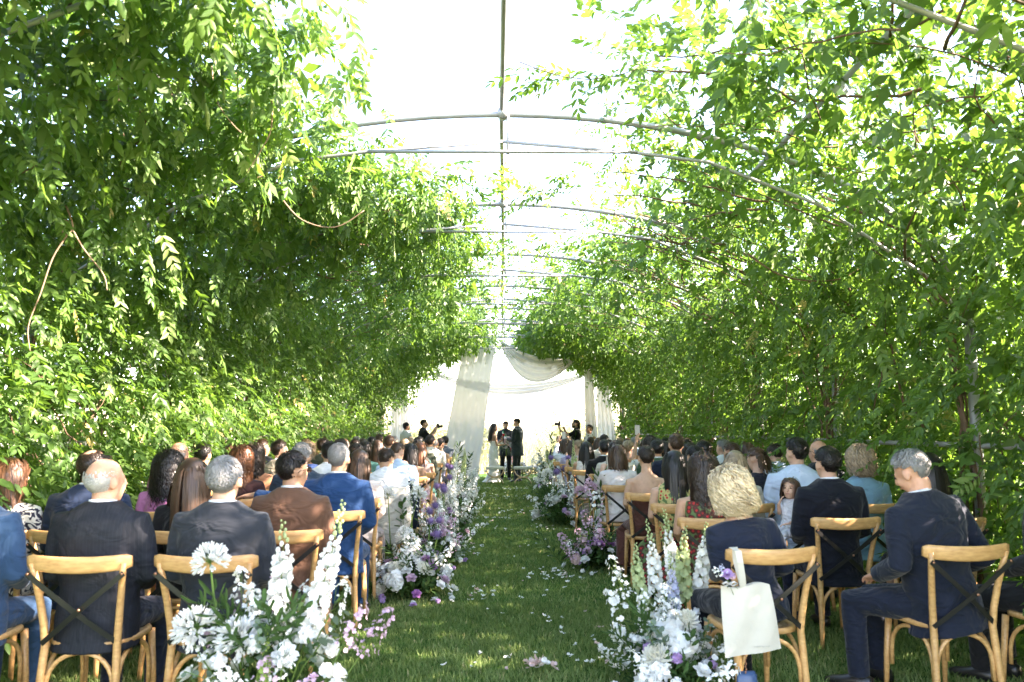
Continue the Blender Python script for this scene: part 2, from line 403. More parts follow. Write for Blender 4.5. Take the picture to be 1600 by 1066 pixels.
ORD = ['first', 'second', 'third', 'fourth', 'fifth', 'sixth', 'seventh', 'eighth', 'ninth', 'tenth', 'eleventh', 'twelfth', 'thirteenth', 'fourteenth', 'fifteenth']
def build_vines():
    for side in (-1, 1):
        nm = 'left' if side < 0 else 'right'
        for k, y in enumerate(FR):
            ya, yb = y-FS/2, y+FS/2
            if k == 0: ya = 1.7
            if k == len(FR)-1: yb = y+.35
            if y < 6.5: spec = (265, 11, True, .225)
            elif y < 9.5: spec = (285, 11, False, .235)
            elif y < 14.5: spec = (250, 9, False, .25)
            else: spec = (170, 7, False, .28)
            root = empty('wisteria_vine', (side*HW, y, 0))
            where = 'at the %s hoop from the camera' % ORD[k]
            tag(root, 'wisteria vine on the %s wall %s' % (nm, where), 'vine', 'wisteria vines covering the pergola')
            mi = Matrix.Translation((-side*HW, -y, 0))
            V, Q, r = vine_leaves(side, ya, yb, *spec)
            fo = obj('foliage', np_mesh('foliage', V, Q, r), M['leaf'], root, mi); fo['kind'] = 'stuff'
            # coarse outer leaf layer added to block outside light and darken the interior
            n = int((yb-ya)*ULEN*((50 if side < 0 else 105)*(1.5 if y > 17 else 1.0))); yy = NR.uniform(ya, yb, n); uu = NR.uniform(.3, ULEN, n); xx, zz, nx, nz = surf(uu)
            kp = (xx > edge_x(yy, side)+np.interp(yy, [16, 18], [.45, .40])) & (NR.random(n) < np.where(uu > UW+1.2, (np.interp(yy, [8, 11, 16, 18], [.9, .4, .4, .7]) if side < 0 else np.interp(yy, [15, 17.5], [.33, .85])), 1.0)); yy, uu, xx, zz, nx, nz = (q[kp] for q in (yy, uu, xx, zz, nx, nz)); n = len(yy)
            of = -np.abs(NR.normal(.28, .12, n))*np.where(uu > UW+1.2, .45, 1.0)
            P = np.stack([side*(xx+nx*of), yy, zz+nz*of], 1); inw = np.stack([side*nx, 0*nx, nz], 1)
            V2, Q2, r2_ = compound_leaves(P, NR.normal(0, .7, (n, 3)) + np.array([0, 0, -.5]), inw + NR.normal(0, .4, (n, 3)), NR.uniform(.36, .52, n), 5, False, np.clip(NR.normal(.35, .15, n), 0, 1))
            ob = obj('light_block_leaves', np_mesh('light_block_leaves', V2, Q2, r2_), M['leaf'], root, mi); ob['kind'] = 'stuff'
            if y > 2.5:
                a, b = vine_stems(side, y, 46 if side > 0 else 36)
                obj('trunk', a.mesh('trunk'), M['bark'], root, mi); obj('branches', b.mesh('branches'), M['bark'], root, mi)['kind'] = 'stuff'
build_vines()

# a few sprays on the ridge, hanging dry tendrils and seed pods
def hanging():
    def tendril(name, pts, r, label, mat='twig'):
        # smooth the path
        P_ = [Vector(p) for p in pts]; out = []
        for i in range(len(P_)-1):
            a, b, c, d = P_[max(i-1, 0)], P_[i], P_[i+1], P_[min(i+2, len(P_)-1)]
            for q in range(5):
                t = q/5; out.append(.5*((2*b)+(c-a)*t+(2*a-5*b+4*c-d)*t*t+(3*b-a-3*c+d)*t**3))
        out.append(P_[-1])
        tag(obj(name, MB().tube(out, [r*(1-.5*i/len(out)) for i in range(len(out))], 6).mesh(name), M[mat]), label, 'tendril', 'dry vine tendrils hanging from the roof')
    # left, nearest: long one ending in a loop
    tendril('vine_tendril', [(-2.72, 4.75, 3.75), (-2.70, 4.7, 3.45), (-2.68, 4.7, 3.15), (-2.70, 4.68, 2.95), (-2.78, 4.66, 2.83)], .006, 'pale dry tendril hanging straight down at upper left of the left leaf wall')
    tendril('vine_tendril', [(-2.74, 4.8, 2.95), (-2.66, 4.8, 2.80), (-2.63, 4.8, 2.70), (-2.68, 4.8, 2.66), (-2.70, 4.8, 2.74), (-2.66, 4.8, 2.74), (-2.56, 4.8, 2.58), (-2.43, 4.8, 2.42), (-2.40, 4.8, 2.32)], .007, 'looped dry tendril dangling in front of the left leaf wall')
    tendril('vine_tendril', [(-2.66, 4.8, 2.66), (-2.74, 4.8, 2.52), (-2.80, 4.8, 2.30), (-2.86, 4.8, 2.10), (-2.84, 4.8, 1.95)], .006, 'thin dry tendril trailing below the loop on the left leaf wall')
    tendril('vine_tendril', [(-2.35, 4.7, 3.6), (-2.34, 4.7, 3.4), (-2.30, 4.7, 3.25)], .006, 'short dry tendril left of the seed pods under the left roof')
    tendril('vine_tendril', [(-1.75, 4.6, 3.65), (-1.72, 4.6, 3.45), (-1.62, 4.6, 3.3), (-1.56, 4.6, 3.24)], .005, 'dry tendril beside the green seed pods under the left roof')
    tendril('vine_tendril', [(-1.45, 4.8, 3.6), (-1.44, 4.8, 3.35), (-1.5, 4.8, 3.2), (-1.58, 4.8, 3.06)], .006, 'forked dry tendril hanging right of the seed pods')
    tendril('vine_tendril', [(-1.8, 6.3, 3.35), (-1.62, 6.3, 3.16), (-1.35, 6.3, 3.10), (-1.12, 6.3, 3.24)], .007, 'sagging dry tendril curved like a smile below the first tie bar')
    tendril('vine_tendril', [(2.2, 7.0, 3.05), (2.5, 7.0, 2.85), (2.85, 7.0, 2.80), (3.1, 7.0, 2.85), (3.3, 7.0, 3.0)], .009, 'thick brown tendril sagging across the right leaf wall', 'bark')
    M['pod'] = pbr('seed pod', (0.22, 0.30, 0.11), 0.7, 0.2, var=.2)
    pods = [(-1.68, 4.4, 3.52), (-1.60, 4.4, 3.46), (-1.54, 4.45, 3.50), (-1.74, 4.5, 3.38), (-1.47, 4.5, 3.44), (-1.20, 6.9, 3.28), (-.86, 7.1, 3.26), (-.60, 7.3, 3.22), (-1.05, 7.6, 3.20)]
    me = MB().tube([(0, 0, .30), (0, 0, .10), (0, 0, .0)], [.002, .0022, .003], 5).tube([(0, 0, .0), (.002, 0, -.03), (.004, 0, -.07), (.002, 0, -.11), (0, 0, -.135)], [.003, .010, .011, .009, .002], 7, flat=.55).mesh('seed_pod')
    for i, p in enumerate(pods):
        o = obj('seed_pod', me, M['pod']); o.location = p; o.rotation_euler = (R_.uniform(-.1, .1), R_.uniform(-.12, .12), R_.uniform(0, 6))
        o.scale = [R_.uniform(.8, 1.25)]*3
        tag(o, 'green wisteria seed pod hanging under the left roof leaves', 'seed pod', 'seed pods under the left roof')
    # sprays that cross the open strip of sky
    for (x0, y0, x1, lab, n) in ((1.0, 4.95, .10, 'leafy wisteria spray reaching left to the ridge pipe against open sky', 26), (-.9, 7.0, .05, 'leafy wisteria spray reaching right to the ridge below the first hoop', 30),
                                 (.75, 7.4, .02, 'wisp of wisteria wound round the ridge pipe by the second tie bar', 26), (.9, 9.8, -.2, 'wisteria spray crossing the roof gap near the third hoop', 34)):
        root = empty('wisteria_spray', (x0, y0, 3.9)); tag(root, lab, 'vine')
        mi = Matrix.Translation((-x0, -y0, -3.9))
        t = NR.random(n); P = np.stack([x0+(x1-x0)*t, y0+NR.normal(0, .10, n), 3.86-.12*np.sin(pi*t)+NR.normal(0, .05, n)], 1)
        D = np.stack([np.sign(x1-x0)*np.ones(n)*.7+NR.normal(0, .5, n), NR.normal(0, .6, n), NR.normal(-.15, .25, n)], 1)
        V, Q, r = compound_leaves(P, D, np.array([0, 0, 1.])+NR.normal(0, .3, (n, 3)), NR.uniform(.16, .24, n), 9, True, np.clip(NR.normal(.7, .15, n), 0, 1))
        obj('foliage', np_mesh('foliage', V, Q, r), M['leaf'], root, mi)['kind'] = 'stuff'
        obj('stem', MB().tube([(x0+(x1-x0)*q/6, y0, 3.86-.12*sin(pi*q/6)) for q in range(7)], .004, 5).mesh('stem'), M['bark'], root, mi)
hanging()

# ------------------------------------------------------------------ meadow and bushes beyond the end of the tunnel
M['meadow'] = leafy('meadow grass', [(0.0, (0.20, 0.23, 0.07)), (0.6, (0.33, 0.32, 0.13)), (1.0, (0.45, 0.40, 0.20))], (0.3, 0.3, 0.10), 0.35, rough=.8, spec=.1)
def meadow():
    n = 26000
    y = 27 + 60*NR.random(n)**1.6; x = NR.uniform(-1, 1, n)*(4+.5*y); h = NR.uniform(.25, .75, n); a = NR.uniform(0, pi, n); ww = .010*(y/20)
    lx = NR.normal(0, .25, n)*h; z = np.full(n, -.03)
    v = np.stack([np.stack([x-np.cos(a)*ww, y-np.sin(a)*ww, z], 1), np.stack([x+np.cos(a)*ww, y+np.sin(a)*ww, z], 1), np.stack([x+lx, y, h], 1)], 1)
    me = np_mesh('meadow', v.reshape(-1, 3), np.arange(n*3).reshape(n, 3), np.repeat(NR.random(n), 3))
    tag(obj('meadow_grass', me, M['meadow']), 'pale dry meadow grass in sunlight beyond the tunnel end', 'grass', kind='stuff')
meadow()
M['bushleaf'] = leafy('bush leaf', [(0.0, (0.20, 0.24, 0.11)), (1.0, (0.36, 0.38, 0.22))], (0.3, 0.33, 0.16), 0.3, rough=.7, spec=.15)
def bush(x, y, r, h, lab, n=750):
    root = empty('bush', (x, y, 0)); tag(root, lab, 'bush', 'bushes in the meadow beyond the altar')
    g = nrm(NR.normal(0, 1, (n, 3)))*(NR.random(n)**.4)[:, None]
    g = g*np.array([r, r, h*.5]) + np.array([0, 0, h*.5]); g += .12*r*np.sin(g*7)
    g[:, 2] = np.abs(g[:, 2])
    V, Q, rr = compound_leaves(g, NR.normal(0, 1, (n, 3)), NR.normal(0, 1, (n, 3))+np.array([0, 0, .6]), np.full(n, .35*r/1.5), 5, False, NR.random(n))
    obj('crown', np_mesh('crown', V, Q, rr), M['bushleaf'], root)['kind'] = 'stuff'
    t = MB()
    for i in range(5):
        a = i*1.3; t.tube([(0, 0, -.05), (.2*r*cos(a), .2*r*sin(a), h*.35), (.5*r*cos(a), .5*r*sin(a), h*.75)], [.05, .035, .015], 6)
    obj('trunk', t.mesh('trunk'), M['bark'], root)
bush(-3.4, 34, 1.9, 2.1, 'low pale bush in the meadow behind the left photographer')
bush(-1.3, 40, 2.2, 2.0, 'low pale bush behind the tall front drape')
bush(2.9, 36, 1.6, 2.4, 'rounded pale bush right of the groom behind the sheer back drape')
bush(4.6, 42, 2.2, 2.0, 'low pale bush behind the right photographer')
for i, (x, y) in enumerate(((-9, 30), (-12, 22), (-11, 13), (-10, 5), (9.5, 28), (11.5, 20), (10.5, 12), (10, 4), (7.2, 9), (7.0, 13.5), (7.4, 18), (7.0, 23))):
    bush(x, y, 2.3, 2.6, 'sunlit bush outside the %s leaf wall, %s' % ('left' if x < 0 else 'right', ['far end', 'third from camera', 'second from camera', 'near the camera'][i % 4] if i < 8 else 'inner line, ' + ORD[i-8] + ' from camera'), 300)
# ------------------------------------------------------------------ chairs
def wood_mat():
    m, n, out = new_mat('honey bentwood')
    p = n.nodes.new('ShaderNodeBsdfPrincipled'); p.inputs['Roughness'].default_value = 0.38; p.inputs['Specular IOR Level'].default_value = 0.5
    n.links.new(p.outputs[0], out.inputs[0])
    tc = n.nodes.new('ShaderNodeTexCoord'); mp = n.nodes.new('ShaderNodeMapping'); mp.inputs['Scale'].default_value = (3, 14, 14)
    oi = n.nodes.new('ShaderNodeObjectInfo')
    n.links.new(tc.outputs['Object'], mp.inputs[0])
    t = n.nodes.new('ShaderNodeTexNoise'); t.inputs['Scale'].default_value = 5; t.inputs['Detail'].default_value = 6; n.links.new(mp.outputs[0], t.inputs[0])
    r = n.nodes.new('ShaderNodeValToRGB'); e = r.color_ramp.elements
    e[0].position = .25; e[0].color = (0.44, 0.215, 0.075, 1); e[1].position = .75; e[1].color = (0.68, 0.40, 0.165, 1)
    n.links.new(t.outputs[0], r.inputs[0])
    h = n.nodes.new('ShaderNodeHueSaturation'); n.links.new(r.outputs[0], h.inputs['Color'])
    mr = n.nodes.new('ShaderNodeMapRange'); mr.inputs['To Min'].default_value = .85; mr.inputs['To Max'].default_value = 1.12
    n.links.new(oi.outputs['Random'], mr.inputs[0]); n.links.new(mr.outputs[0], h.inputs['Value']); n.links.new(h.outputs[0], p.inputs[0])
    t2 = n.nodes.new('ShaderNodeTexNoise'); t2.inputs['Scale'].default_value = 22; n.links.new(tc.outputs['Object'], t2.inputs[0])
    m2 = n.nodes.new('ShaderNodeMapRange'); m2.inputs['To Min'].default_value = .28; m2.inputs['To Max'].default_value = .55
    n.links.new(t2.outputs[0], m2.inputs[0]); n.links.new(m2.outputs[0], p.inputs['Roughness'])
    return m
M['wood'] = wood_mat()
M['strap'] = pbr('black metal strap', (0.014, 0.013, 0.012), 0.42, 0.5, var=.3, vscale=30)
M['rivet'] = pbr('copper rivet', (0.42, 0.20, 0.12), 0.4, 0.5, metal=.8)
M['weave'] = pbr('seat pad', (0.50, 0.36, 0.20), 0.8, 0.2, bump=.5, bscale=130, var=.2, vscale=60)

def chair_meshes():
    out = []
    def q(name, mb, mat): out.append((name, mb.mesh(name), mat))
    X = lambda z: .172 + .05*max(0, (z-.45)/.42)**1.3 + (.02*(.45-z)/.45 if z < .45 else 0)
    Yb = lambda z: -.205 - .085*max(0, (z-.45)/.42)**1.4 - (.035*(.45-z)/.45 if z < .45 else 0)
    for s in (-1, 1):
        zs = [0, .12, .25, .38, .45, .55, .66, .77, .845]
        q('back_post', MB().tube([(s*X(z), Yb(z), z) for z in zs], [.014, .016, .018, .019, .019, .018, .017, .016, .014], 10), 'wood')
    rail = MB(); rings = []
    for i in range(21):
        t = -1+2*i/20; x = .250*t; y = -.315 + .055*t*t; zc = .838 + .012*t*t
        hh = .040*(1-.10*t*t) if abs(t) < .96 else .026; th = .015 if abs(t) < .96 else .010
        rings.append(((x, y, zc), (0, th*.9, 0), (0, -.004, hh)))
    rail.loft(rings, 14, power=2.6); q('top_rail', rail, 'wood')
    for s in (-1, 1):
        mb = MB(); k = 13; pts = []
        for i in range(k):
            t = i/(k-1); z = .800 - .345*t; x = s*(.232 - .415*t); bow = .018*sin(pi*t)
            y = -.300 + .085*t - bow - (.007 if s > 0 else 0)
            pts.append(Vector((x, y, z)))
        tn = (pts[-1]-pts[0]).normalized(); sd = Vector((0, 1, 0)).cross(tn).normalized()
        vs = []
        for p in pts:
            for a, b in ((-1, -1), (1, -1), (1, 1), (-1, 1)): vs.append(p + sd*(.0125*a) + Vector((0, .002*b, 0)))
        fs = []
        for i in range(k-1):
            for j in range(4):
                fs.append((4*i+j, 4*i+(j+1) % 4, 4*i+4+(j+1) % 4, 4*i+4+j))
        fs += [(3, 2, 1, 0), (4*k-4, 4*k-3, 4*k-2, 4*k-1)]
        mb.add(vs, fs); out.append(('cross_strap', mb.mesh('cross_strap', False), 'strap'))
    rv = MB().ell((.025, -.300, .628), (.008, .006, .008), 8, 6); q('rivet', rv, 'rivet')
    for s in (-1, 1): q('rivet', MB().ell((s*.223, -.307, .797), (.007, .005, .007), 8, 6), 'rivet')
    def seat_ring(sc, z):
        o = []
        for j in range(28):
            a = 2*pi*j/28; c, d = cos(a), sin(a); e = .62
            x = .205*sc*math.copysign(abs(c)**e, c)*(1+.06*d); y = .205*sc*math.copysign(abs(d)**e, d)
            o.append((x, y, z))
        return o
    st = MB(); prof = [(.93, .428), (1.0, .434), (1.0, .452), (.97, .460), (.86, .460), (.84, .454)]
    vs = sum([seat_ring(a, b) for a, b in prof], [])
    fs = [(i*28+j, i*28+(j+1) % 28, (i+1)*28+(j+1) % 28, (i+1)*28+j) for i in range(5) for j in range(28)] + [tuple(range(27, -1, -1))]
    st.add(vs, fs); q('seat_frame', st, 'wood')
    pad = MB(); vs = seat_ring(.84, .455) + seat_ring(.6, .462) + seat_ring(.2, .460)
    pad.add(vs, [(i*28+j, i*28+(j+1) % 28, (i+1)*28+(j+1) % 28, (i+1)*28+j) for i in range(2) for j in range(28)] + [tuple(56+j for j in range(28))]); q('seat_pad', pad, 'weave')
    for s in (-1, 1):
        q('leg', MB().tube([(s*.185, .215, 0), (s*.180, .200, .2), (s*.170, .180, .43)], [.013, .017, .019], 10), 'wood')
    def arch(a, b, hgt, base):
        a = Vector(a); b = Vector(b); pts = []
        for i in range(17):
            t = pi*i/16; m_ = (a+b)/2 + (a-b)/2*cos(t)*1.0; pts.append(Vector((m_.x, m_.y, base + hgt*min(1, sin(t)**.6*1.0))))
        return pts
    q('brace', MB().tube(arch((-.165, -.205, 0), (.165, -.205, 0), .245, .165), .0115, 8), 'wood')
    for s in (-1, 1):
        q('brace', MB().tube(arch((s*.172, -.19, 0), (s*.172, .165, 0), .245, .165), .0115, 8), 'wood')
    return out
CH = chair_meshes()
def place_chair(x, y, rz, label, group='wooden cross-back chairs'):
    r = empty('cross_back_chair', (x, y, 0), rz); tag(r, label, 'chair', group)
    for nm, me, mt in CH: obj(nm, me, M[mt], r)
    return r

# ------------------------------------------------------------------ people: body shapes
SKIN = {}
def skin(c, nm):
    if nm not in SKIN: SKIN[nm] = pbr('skin ' + nm, c, 0.5, 0.35, bump=.12, bscale=110, var=.18, vscale=26, sss=.10)
    return SKIN[nm]
skin((0.56, 0.335, 0.235), 'fair'); skin((0.47, 0.265, 0.17), 'tan'); skin((0.34, 0.18, 0.11), 'deep'); skin((0.62, 0.33, 0.22), 'ruddy')
CLOTH = {}
def cloth(c, fine=0.25, kind='wool'):
    k = (tuple(round(v, 3) for v in c), kind)
    if k in CLOTH: return CLOTH[k]
    nm = 'cloth %d' % len(CLOTH)
    if kind == 'wool':
        m, n, out = new_mat(nm); p = n.nodes.new('ShaderNodeBsdfPrincipled'); n.links.new(p.outputs[0], out.inputs[0])
        p.inputs['Base Color'].default_value = rgba(c); p.inputs['Roughness'].default_value = .82; p.inputs['Specular IOR Level'].default_value = .22
        p.inputs['Sheen Weight'].default_value = .12; p.inputs['Sheen Roughness'].default_value = .5
        tc = n.nodes.new('ShaderNodeTexCoord')
        mp = n.nodes.new('ShaderNodeMapping'); mp.inputs['Scale'].default_value = (5.5, 5.5, 9); mp.inputs['Rotation'].default_value = (.5, .6, .3); n.links.new(tc.outputs['Object'], mp.inputs[0])
        t = n.nodes.new('ShaderNodeTexNoise'); t.inputs['Scale'].default_value = 1.0; t.inputs['Detail'].default_value = 2; t.inputs['Distortion'].default_value = 1.4; n.links.new(mp.outputs[0], t.inputs[0])
        t2 = n.nodes.new('ShaderNodeTexNoise'); t2.inputs['Scale'].default_value = 420; n.links.new(tc.outputs['Object'], t2.inputs[0])
        b = n.nodes.new('ShaderNodeBump'); b.inputs['Strength'].default_value = .75; b.inputs['Distance'].default_value = .05; n.links.new(t.outputs[0], b.inputs['Height'])
        b2 = n.nodes.new('ShaderNodeBump'); b2.inputs['Strength'].default_value = .15; b2.inputs['Distance'].default_value = .002; n.links.new(t2.outputs[0], b2.inputs['Height']); n.links.new(b.outputs[0], b2.inputs['Normal'])
        n.links.new(b2.outputs[0], p.inputs['Normal'])
    else:
        m, n, out = new_mat(nm); p = n.nodes.new('ShaderNodeBsdfPrincipled'); n.links.new(p.outputs[0], out.inputs[0])
        p.inputs['Roughness'].default_value = .7; p.inputs['Specular IOR Level'].default_value = .25
        tc = n.nodes.new('ShaderNodeTexCoord')
        if kind == 'stripe':
            sx = n.nodes.new('ShaderNodeSeparateXYZ'); n.links.new(tc.outputs['Object'], sx.inputs[0])
            ml = n.nodes.new('ShaderNodeMath'); ml.operation = 'MULTIPLY'; ml.inputs[1].default_value = 60; n.links.new(sx.outputs[0], ml.inputs[0])
            fr = n.nodes.new('ShaderNodeMath'); fr.operation = 'FRACT'; n.links.new(ml.outputs[0], fr.inputs[0]); fac = fr.outputs[0]
            stops = [(0.0, c), (.86, c), (.90, tuple(min(1, v*1.35+.004) for v in c))]
        else:
            vo = n.nodes.new('ShaderNodeTexVoronoi' if kind != 'swirl' else 'ShaderNodeTexNoise'); vo.inputs['Scale'].default_value = {'floral': 26, 'tile': 24, 'swirl': 18, 'leafprint': 16, 'speckle': 70}[kind]
            n.links.new(tc.outputs['Object'], vo.inputs[0]); fac = vo.outputs[0]
            if kind == 'swirl': vo.inputs['Distortion'].default_value = 1.6; stops = [(.44, c), (.47, (.72, .68, .60)), (.60, (.72, .68, .60)), (.63, c)]
            elif kind == 'tile': stops = [(.20, c), (.30, (.75, .77, .8)), (.55, (.75, .77, .8)), (.62, c)]
            elif kind == 'floral': stops = [(.22, (.45, .03, .03)), (.30, c), (.55, c), (.62, (.10, .16, .06))]
            elif kind == 'leafprint': stops = [(.30, (.03, .03, .03)), (.36, c)]
            else: stops = [(.25, (.62, .42, .36)), (.40, c)]
        r = n.nodes.new('ShaderNodeValToRGB'); e = r.color_ramp.elements
        while len(e) < len(stops): e.new(.5)
        for el, (ps, cc) in zip(e, stops): el.position = ps; el.color = rgba(cc)
        n.links.new(fac, r.inputs[0]); n.links.new(r.outputs[0], p.inputs[0])
        t = n.nodes.new('ShaderNodeTexNoise'); t.inputs['Scale'].default_value = 9; t.inputs['Distortion'].default_value = 1.2; n.links.new(tc.outputs['Object'], t.inputs[0])
        b = n.nodes.new('ShaderNodeBump'); b.inputs['Strength'].default_value = .4; b.inputs['Distance'].default_value = .04; n.links.new(t.outputs[0], b.inputs['Height']); n.links.new(b.outputs[0], p.inputs['Normal'])
    CLOTH[k] = m; return m

QUEUE = {}
def request(key, mb, voxel, smooth, ratio):
    """remember a set of overlapping closed shapes; flush() fuses each into one skin"""
    if key not in QUEUE: QUEUE[key] = (mb, voxel, smooth, ratio)
    return key
DONE = {}
def flush():
    tmp = []
    for key, (mb, vox, sm, ratio) in QUEUE.items():
        o = bpy.data.objects.new('tmp', mb.mesh('tmp')); COL.objects.link(o)
        r = o.modifiers.new('r', 'REMESH'); r.mode = 'VOXEL'; r.voxel_size = vox; r.use_smooth_shade = True
        s = o.modifiers.new('s', 'SMOOTH'); s.factor = .5; s.iterations = sm
        if ratio < 1: d = o.modifiers.new('d', 'DECIMATE'); d.ratio = ratio
        tmp.append((key, o))
    dg = bpy.context.evaluated_depsgraph_get()
    for key, o in tmp:
        me = bpy.data.meshes.new_from_object(o.evaluated_get(dg)); me.materials.clear(); me.name = key.split('|')[0]
        me.polygons.foreach_set('use_smooth', [True]*len(me.polygons)); DONE[key] = me
    for key, o in tmp:
        m_ = o.data; bpy.data.objects.remove(o); bpy.data.meshes.remove(m_)
    QUEUE.clear()

def rot(ax, a): return Matrix.Rotation(a, 4, ax)
class Body:
    """one posed figure: local origin on the floor, facing +Y. Gives the shapes of skin and clothes and the head's frame."""
    def __init__(s, sex='m', pose='sit', lean=0.0, side=0.0, twist=0.0, hyaw=0.0, hpitch=0.0, hroll=0.0, arms=('lap', 'lap'), h=1.0, top='jacket', bottom='trousers', seat=.46, fingers=False, sleeve='long', hsc=1.0, legyaw=0.0):
        s.sex, s.pose, s.h, s.top, s.bottom, s.sleeve, s.fingers = sex, pose, h, top, bottom, sleeve, fingers
        f = sex == 'f'; s.f = f
        wd = .87 if f else 1.0; s.wd = wd
        hipz = seat + .095 if pose == 'sit' else (.93 if not f else .90)*h
        s.hip = Vector((0, -.055 if pose == 'sit' else 0, hipz))
        s.T = Matrix.Translation(s.hip) @ rot('Z', twist) @ rot('Y', side) @ rot('X', -lean)
        if pose == 'sit': s.T = s.T @ Matrix.Translation((0, 0, 0))
        hs = h*(.955 if f else 1.0); s.hs = hs
        HT = s.T @ Matrix.Translation((0, .012, .662*hs)) @ rot('Z', hyaw) @ rot('X', -hpitch) @ rot('Y', hroll)
        s.HM = HT @ Matrix.Scale((.95 if f else 1.0)*hsc, 4)
        # torso rings (z, half width, half depth, y)
        if f: s.rings = [(-.10, .175, .135, 0), (0, .180, .135, 0), (.13, .135, .105, .01), (.27, .150, .118, .0), (.37, .158, .112, -.008), (.44, .160, .088, -.015), (.49, .105, .066, -.015), (.53, .050, .050, -.005)]
        else: s.rings = [(-.10, .180, .140, 0), (0, .182, .138, 0), (.13, .168, .122, .005), (.28, .188, .128, -.005), (.40, .202, .124, -.015), (.475, .200, .098, -.022), (.525, .125, .074, -.022), (.565, .062, .058, -.012)]
        s.rings = [(z*hs, a*h, b*h, y) for z, a, b, y in s.rings]
        # joints
        sx = (.165 if f else .188)*h
        s.arm = {}
        for i, sg in enumerate((-1, 1)):
            sh = s.T @ Vector((sg*sx, -.018, (.425 if f else .455)*hs)); k = arms[i]
            base = s.hip
            if pose == 'sit':
                if k == 'lap': el, wr, hd = (sg*.235*wd, .01, .205), (sg*.125, .255, .115), (sg*.045, .315, .095)
                elif k == 'phone': el, wr, hd = (sg*.21*wd, .19, .24), (sg*.10, .37, .42), (sg*.075, .40, .50)
                elif k == 'high': el, wr, hd = (sg*.22*wd, .16, .42), (sg*.12, .30, .70), (sg*.10, .32, .79)
                elif k == 'thigh': el, wr, hd = (sg*.29, -.02, .20), (sg*.22, .22, .10), (sg*.18, .30, .075)
                elif k == 'over': el, wr, hd = (sg*.40, -.02, .36), (sg*.62, .02, .40), (sg*.70, .04, .39)
                else: el, wr, hd = k
            else:
                if k == 'down': el, wr, hd = (sg*.235, -.02, .16), (sg*.22, .06, -.08), (sg*.215, .075, -.17)
                elif k == 'front': el, wr, hd = (sg*.225, .03, .19), (sg*.10, .25, .22), (sg*.05, .31, .23)
                elif k == 'cam': el, wr, hd = (sg*.23, .14, .26), (sg*.10, .30, .50), (sg*.055, .32, .57)
                else: el, wr, hd = k
            el, wr, hd = [s.hip + rot('Z', twist) @ Vector((a[0]*h, a[1]*h, a[2]*hs)) for a in (el, wr, hd)]
            if pose == 'sit' and k == 'lap' and lean > .2:
                el = el + Vector((0, .10, .02)); 
            s.arm[sg] = (sh, el, wr, hd)
        s.leg = {}
        for sg in (-1, 1):
            hp = s.hip + Vector((sg*.088*h, 0, -.02))
            if pose == 'sit': kn, an, to = Vector((sg*.115, .395, seat+.035)), Vector((sg*.12, .375, .085)), Vector((sg*.135, .53, .03))
            if pose == 'sit' and legyaw:
                q_ = rot('Z', legyaw); hz_ = Vector((s.hip.x, s.hip.y, 0)); kn, an, to = [hz_ + q_ @ (v - hz_) for v in (kn, an, to)]
            if pose != 'sit':
                kn, an, to = Vector((sg*.10*h, .02, .49*h)), Vector((sg*.105*h, -.02, .085)), Vector((sg*.125*h, .13, .025))
            s.leg[sg] = (hp, kn, an, to)
    def tor(s, grow=0.0, z0=-9, z1=9, n=20):
        rs = []
        for z, a, b, y in s.rings:
            if z < z0 or z > z1: continue
            rs.append((s.T @ Vector((0, y, z)), s.T.to_3x3() @ Vector((a+grow, 0, 0)), s.T.to_3x3() @ Vector((0, b+grow, 0))))
        return rs
    def hand(s, mb, wr, hd, sg, curl=.5):
        d = (hd-wr).normalized(); up = Vector((0, 0, 1)); sd = d.cross(up)
        if sd.length < .2: sd = Vector((1, 0, 0))
        sd.normalize(); nn = sd.cross(d).normalized(); c = wr + d*.045
        k = .92 if s.f else 1.0
        mb.tube([wr - d*.03, wr + d*.01, wr + d*.05, wr + d*.088], [.024*k, .026*k, .037*k, .036*k], 10, flat=[1, .8, .52, .42], ref=sd)
        tip = wr + d*.082
        for q in range(4):
            o = (q-1.5)*.0195*k; ln = (.070, .080, .075, .058)[q]*k; a = tip + sd*o
            p1 = a + d*(ln*.45) + sd*o*.18 - nn*(.006*curl); p2 = p1 + (d*(1-curl*.6) - nn*curl*.9).normalized()*ln*.33; p3 = p2 + (d*(1-curl) - nn*curl*1.3).normalized()*ln*.26
            mb.tube([a - d*.02, a, p1, p2, p3], [.0088, .009, .0085, .0078, .0062], 8)
        th = wr + d*.030 + sd*(-sg*.028); t1 = th + (d*.6 - sd*sg*.8 - nn*.25).normalized()*.038; t2 = t1 + (d*.95 - sd*sg*.25 - nn*.35).normalized()*.032
        mb.tube([wr + d*.015, th, t1, t2], [.012, .0125, .0105, .007], 8)
    def head(s, mb):
        H = s.HM; R = H.to_3x3()
        def e(c, r): mb.ell(H @ Vector(c), r, 16, 11, M=R)
        e((0, -.016, .024), (.0755, .094, .090)); e((0, .024, -.040), (.060, .066, .075)); e((0, .058, -.088), (.026, .024, .022)); e((0, .062, .012), (.050, .026, .030))
        for sg in (-1, 1):
            e((sg*.030, .066, -.030), (.022, .020, .026))
            mb.ell(H @ Vector((sg*.079, -.008, -.012)), (.0085, .021, .033), 10, 8, M=R @ rot('Z', sg*-.35).to_3x3())
        mb.tube([H @ Vector(p) for p in ((0, .086, .022), (0, .097, -.002), (0, .106, -.022), (0, .090, -.034))], [.008, .011, .015, .012], 8)
        e((0, .083, -.058), (.024, .014, .010))
        mb.tube([s.T @ Vector((0, -.018, .46*s.hs)), s.T @ Vector((0, -.014, .53*s.hs)), H @ Vector((0, -.012, -.075)), H @ Vector((0, -.005, -.02))], [x*(.88 if s.f else 1) for x in (.070, .060, .056, .058)], 14)
